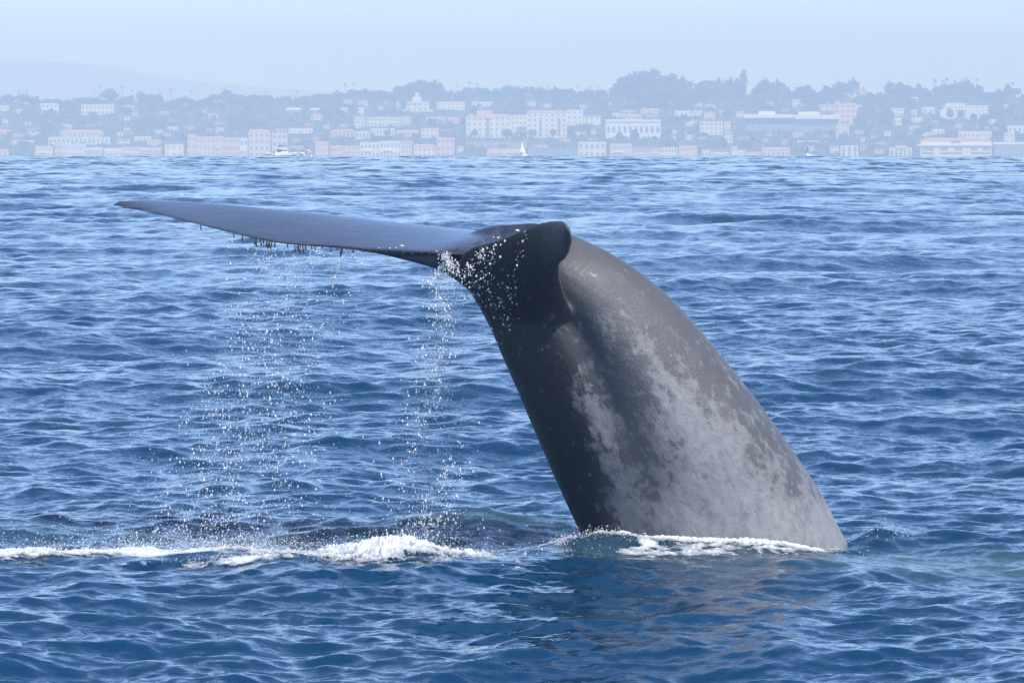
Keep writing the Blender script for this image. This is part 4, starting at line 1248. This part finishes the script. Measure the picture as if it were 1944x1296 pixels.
loft('bow_rail', [[(x, -.03 - .9 * (1 - (x - 1.5) / 3) ** .5, 1.65), (x, -.9 * (1 - (x - 1.5) / 3) ** .5, 1.7), (x, .9 * (1 - (x - 1.5) / 3) ** .5, 1.7)] for x in (1.5, 2.5, 3.5, 4.3)], m_hull, mb)
# white water on both sides of the boat
WP = []; WR = []
for (u0, u1, v0_, n_) in ((496, 524, 290, 2600), (541, 592, 289, 5200), (578, 592, 284, 700)):
    for k in range(n_):
        u = rng.uniform(u0, u1); f = math.sin(math.pi * (u - u0) / (u1 - u0)) ** .4
        v = 299.5 - (299.5 - v0_) * f * rng.random() ** .7
        yy_ = yb + rng.uniform(1, 5)
        WP.append(px(u, v + 1.0, yy_)); WR.append(rng.uniform(.09, .2))
drops('boat_wake', WP, WR, 'white wake spreading on both sides of the motorboat', 'wake', 0.7, m_hull)
def sailboat(u, vtop, y, hm, label, rot):
    s_ = y / F; e = bpy.data.objects.new('sailboat', None); COL.objects.link(e)
    zsea = -(y ** 2) / (2 * REARTH); ztop = H - (vtop - V0) * s_
    e.location = ((u - 972) * s_, y, zsea + .2); e.rotation_euler = (0, 0, rot)
    tag(e, label, 'sailboat', 'sailboats off the town')
    hgt = ztop - zsea
    loft('hull', hull_secs(hgt * .75, 2.8, .6, 1, .9), m_hull, e)
    loft('mast', [[(.6 + r * math.cos(a), r * math.sin(a), z) for a in (0, 1.57, 3.14, 4.71)] for z, r in ((.8, .09), (hgt, .05))], m_hull, e)
    lead = [(.55, .02, 1.9 + (hgt - 2.2) * t) for t in np.linspace(0, 1, 9)]
    secs = []
    for t in np.linspace(0, 1, 9):
        z = 1.9 + (hgt - 2.3) * t; L_ = hgt * .33 * (1 - t) ** .8 + .1
        secs.append([(.5, 0, z), (.5 - L_ * .5, .22 * (1 - t) + .03, z), (.5 - L_, .05, z), (.5 - L_, 0.0, z), (.5 - L_ * .5, .18 * (1 - t) - .0, z), (.5, -.03, z)])
    loft('mainsail', secs, m_sail, e)
    js = []
    for t in np.linspace(0, 1, 7):
        z = 1.5 + (hgt * .8 - 1.5) * t; x0 = hgt * .36 * (1 - t) + .75
        js.append([(x0, 0, z), ((x0 + .7) / 2, .15, z), (.72 , .05, z), (.72, 0, z), ((x0 + .7) / 2, .1, z), (x0, -.03, z)])
    loft('jib', js, m_sail, e)
    loft('boom', [[(.5 - q, r * math.sin(a), 1.75 + r * math.cos(a)) for a in (0, 1.57, 3.14, 4.71)] for q, r in ((0, .06), (hgt * .34, .05))], m_hull, e)
sailboat(991, 269, 1500.0, 10, 'white sailboat on the horizon below the cream hotel, left of the two', math.radians(65))
sailboat(1535, 274, 1500.0, 9, 'slim white sailboat on the horizon below the long white roof, right of the two', math.radians(110))

# ------------------------------------------------------------------ coastal haze
HX, HY0, HY1, HZ0, HZ1 = 3600.0, -420.0, 20600.0, -84.0, 250.0
V = [(x, y, z) for z in (HZ0, HZ1) for y in (HY0, HY1) for x in (-HX, HX)]
hm = mesh_from('haze', V, [(0, 2, 3, 1), (4, 5, 7, 6), (0, 1, 5, 4), (2, 6, 7, 3), (0, 4, 6, 2), (1, 3, 7, 5)])
m_haze = bpy.data.materials.new('haze'); m_haze.use_nodes = True
nt = m_haze.node_tree; nt.nodes.clear()
pv = nt.nodes.new('ShaderNodeVolumePrincipled'); mo = nt.nodes.new('ShaderNodeOutputMaterial')
pv.inputs['Color'].default_value = (0.62, 0.79, 1.0, 1)
pv.inputs['Absorption Color'].default_value = (0.62, 0.78, 1, 1)
pv.inputs['Density'].default_value = HAZE_DENSITY
pv.inputs['Anisotropy'].default_value = -0.2
nt.links.new(pv.outputs[0], mo.inputs['Volume'])
haze = link('haze', hm, m_haze)
tag(haze, 'thin blue sea haze over the water and the town', kind='stuff')
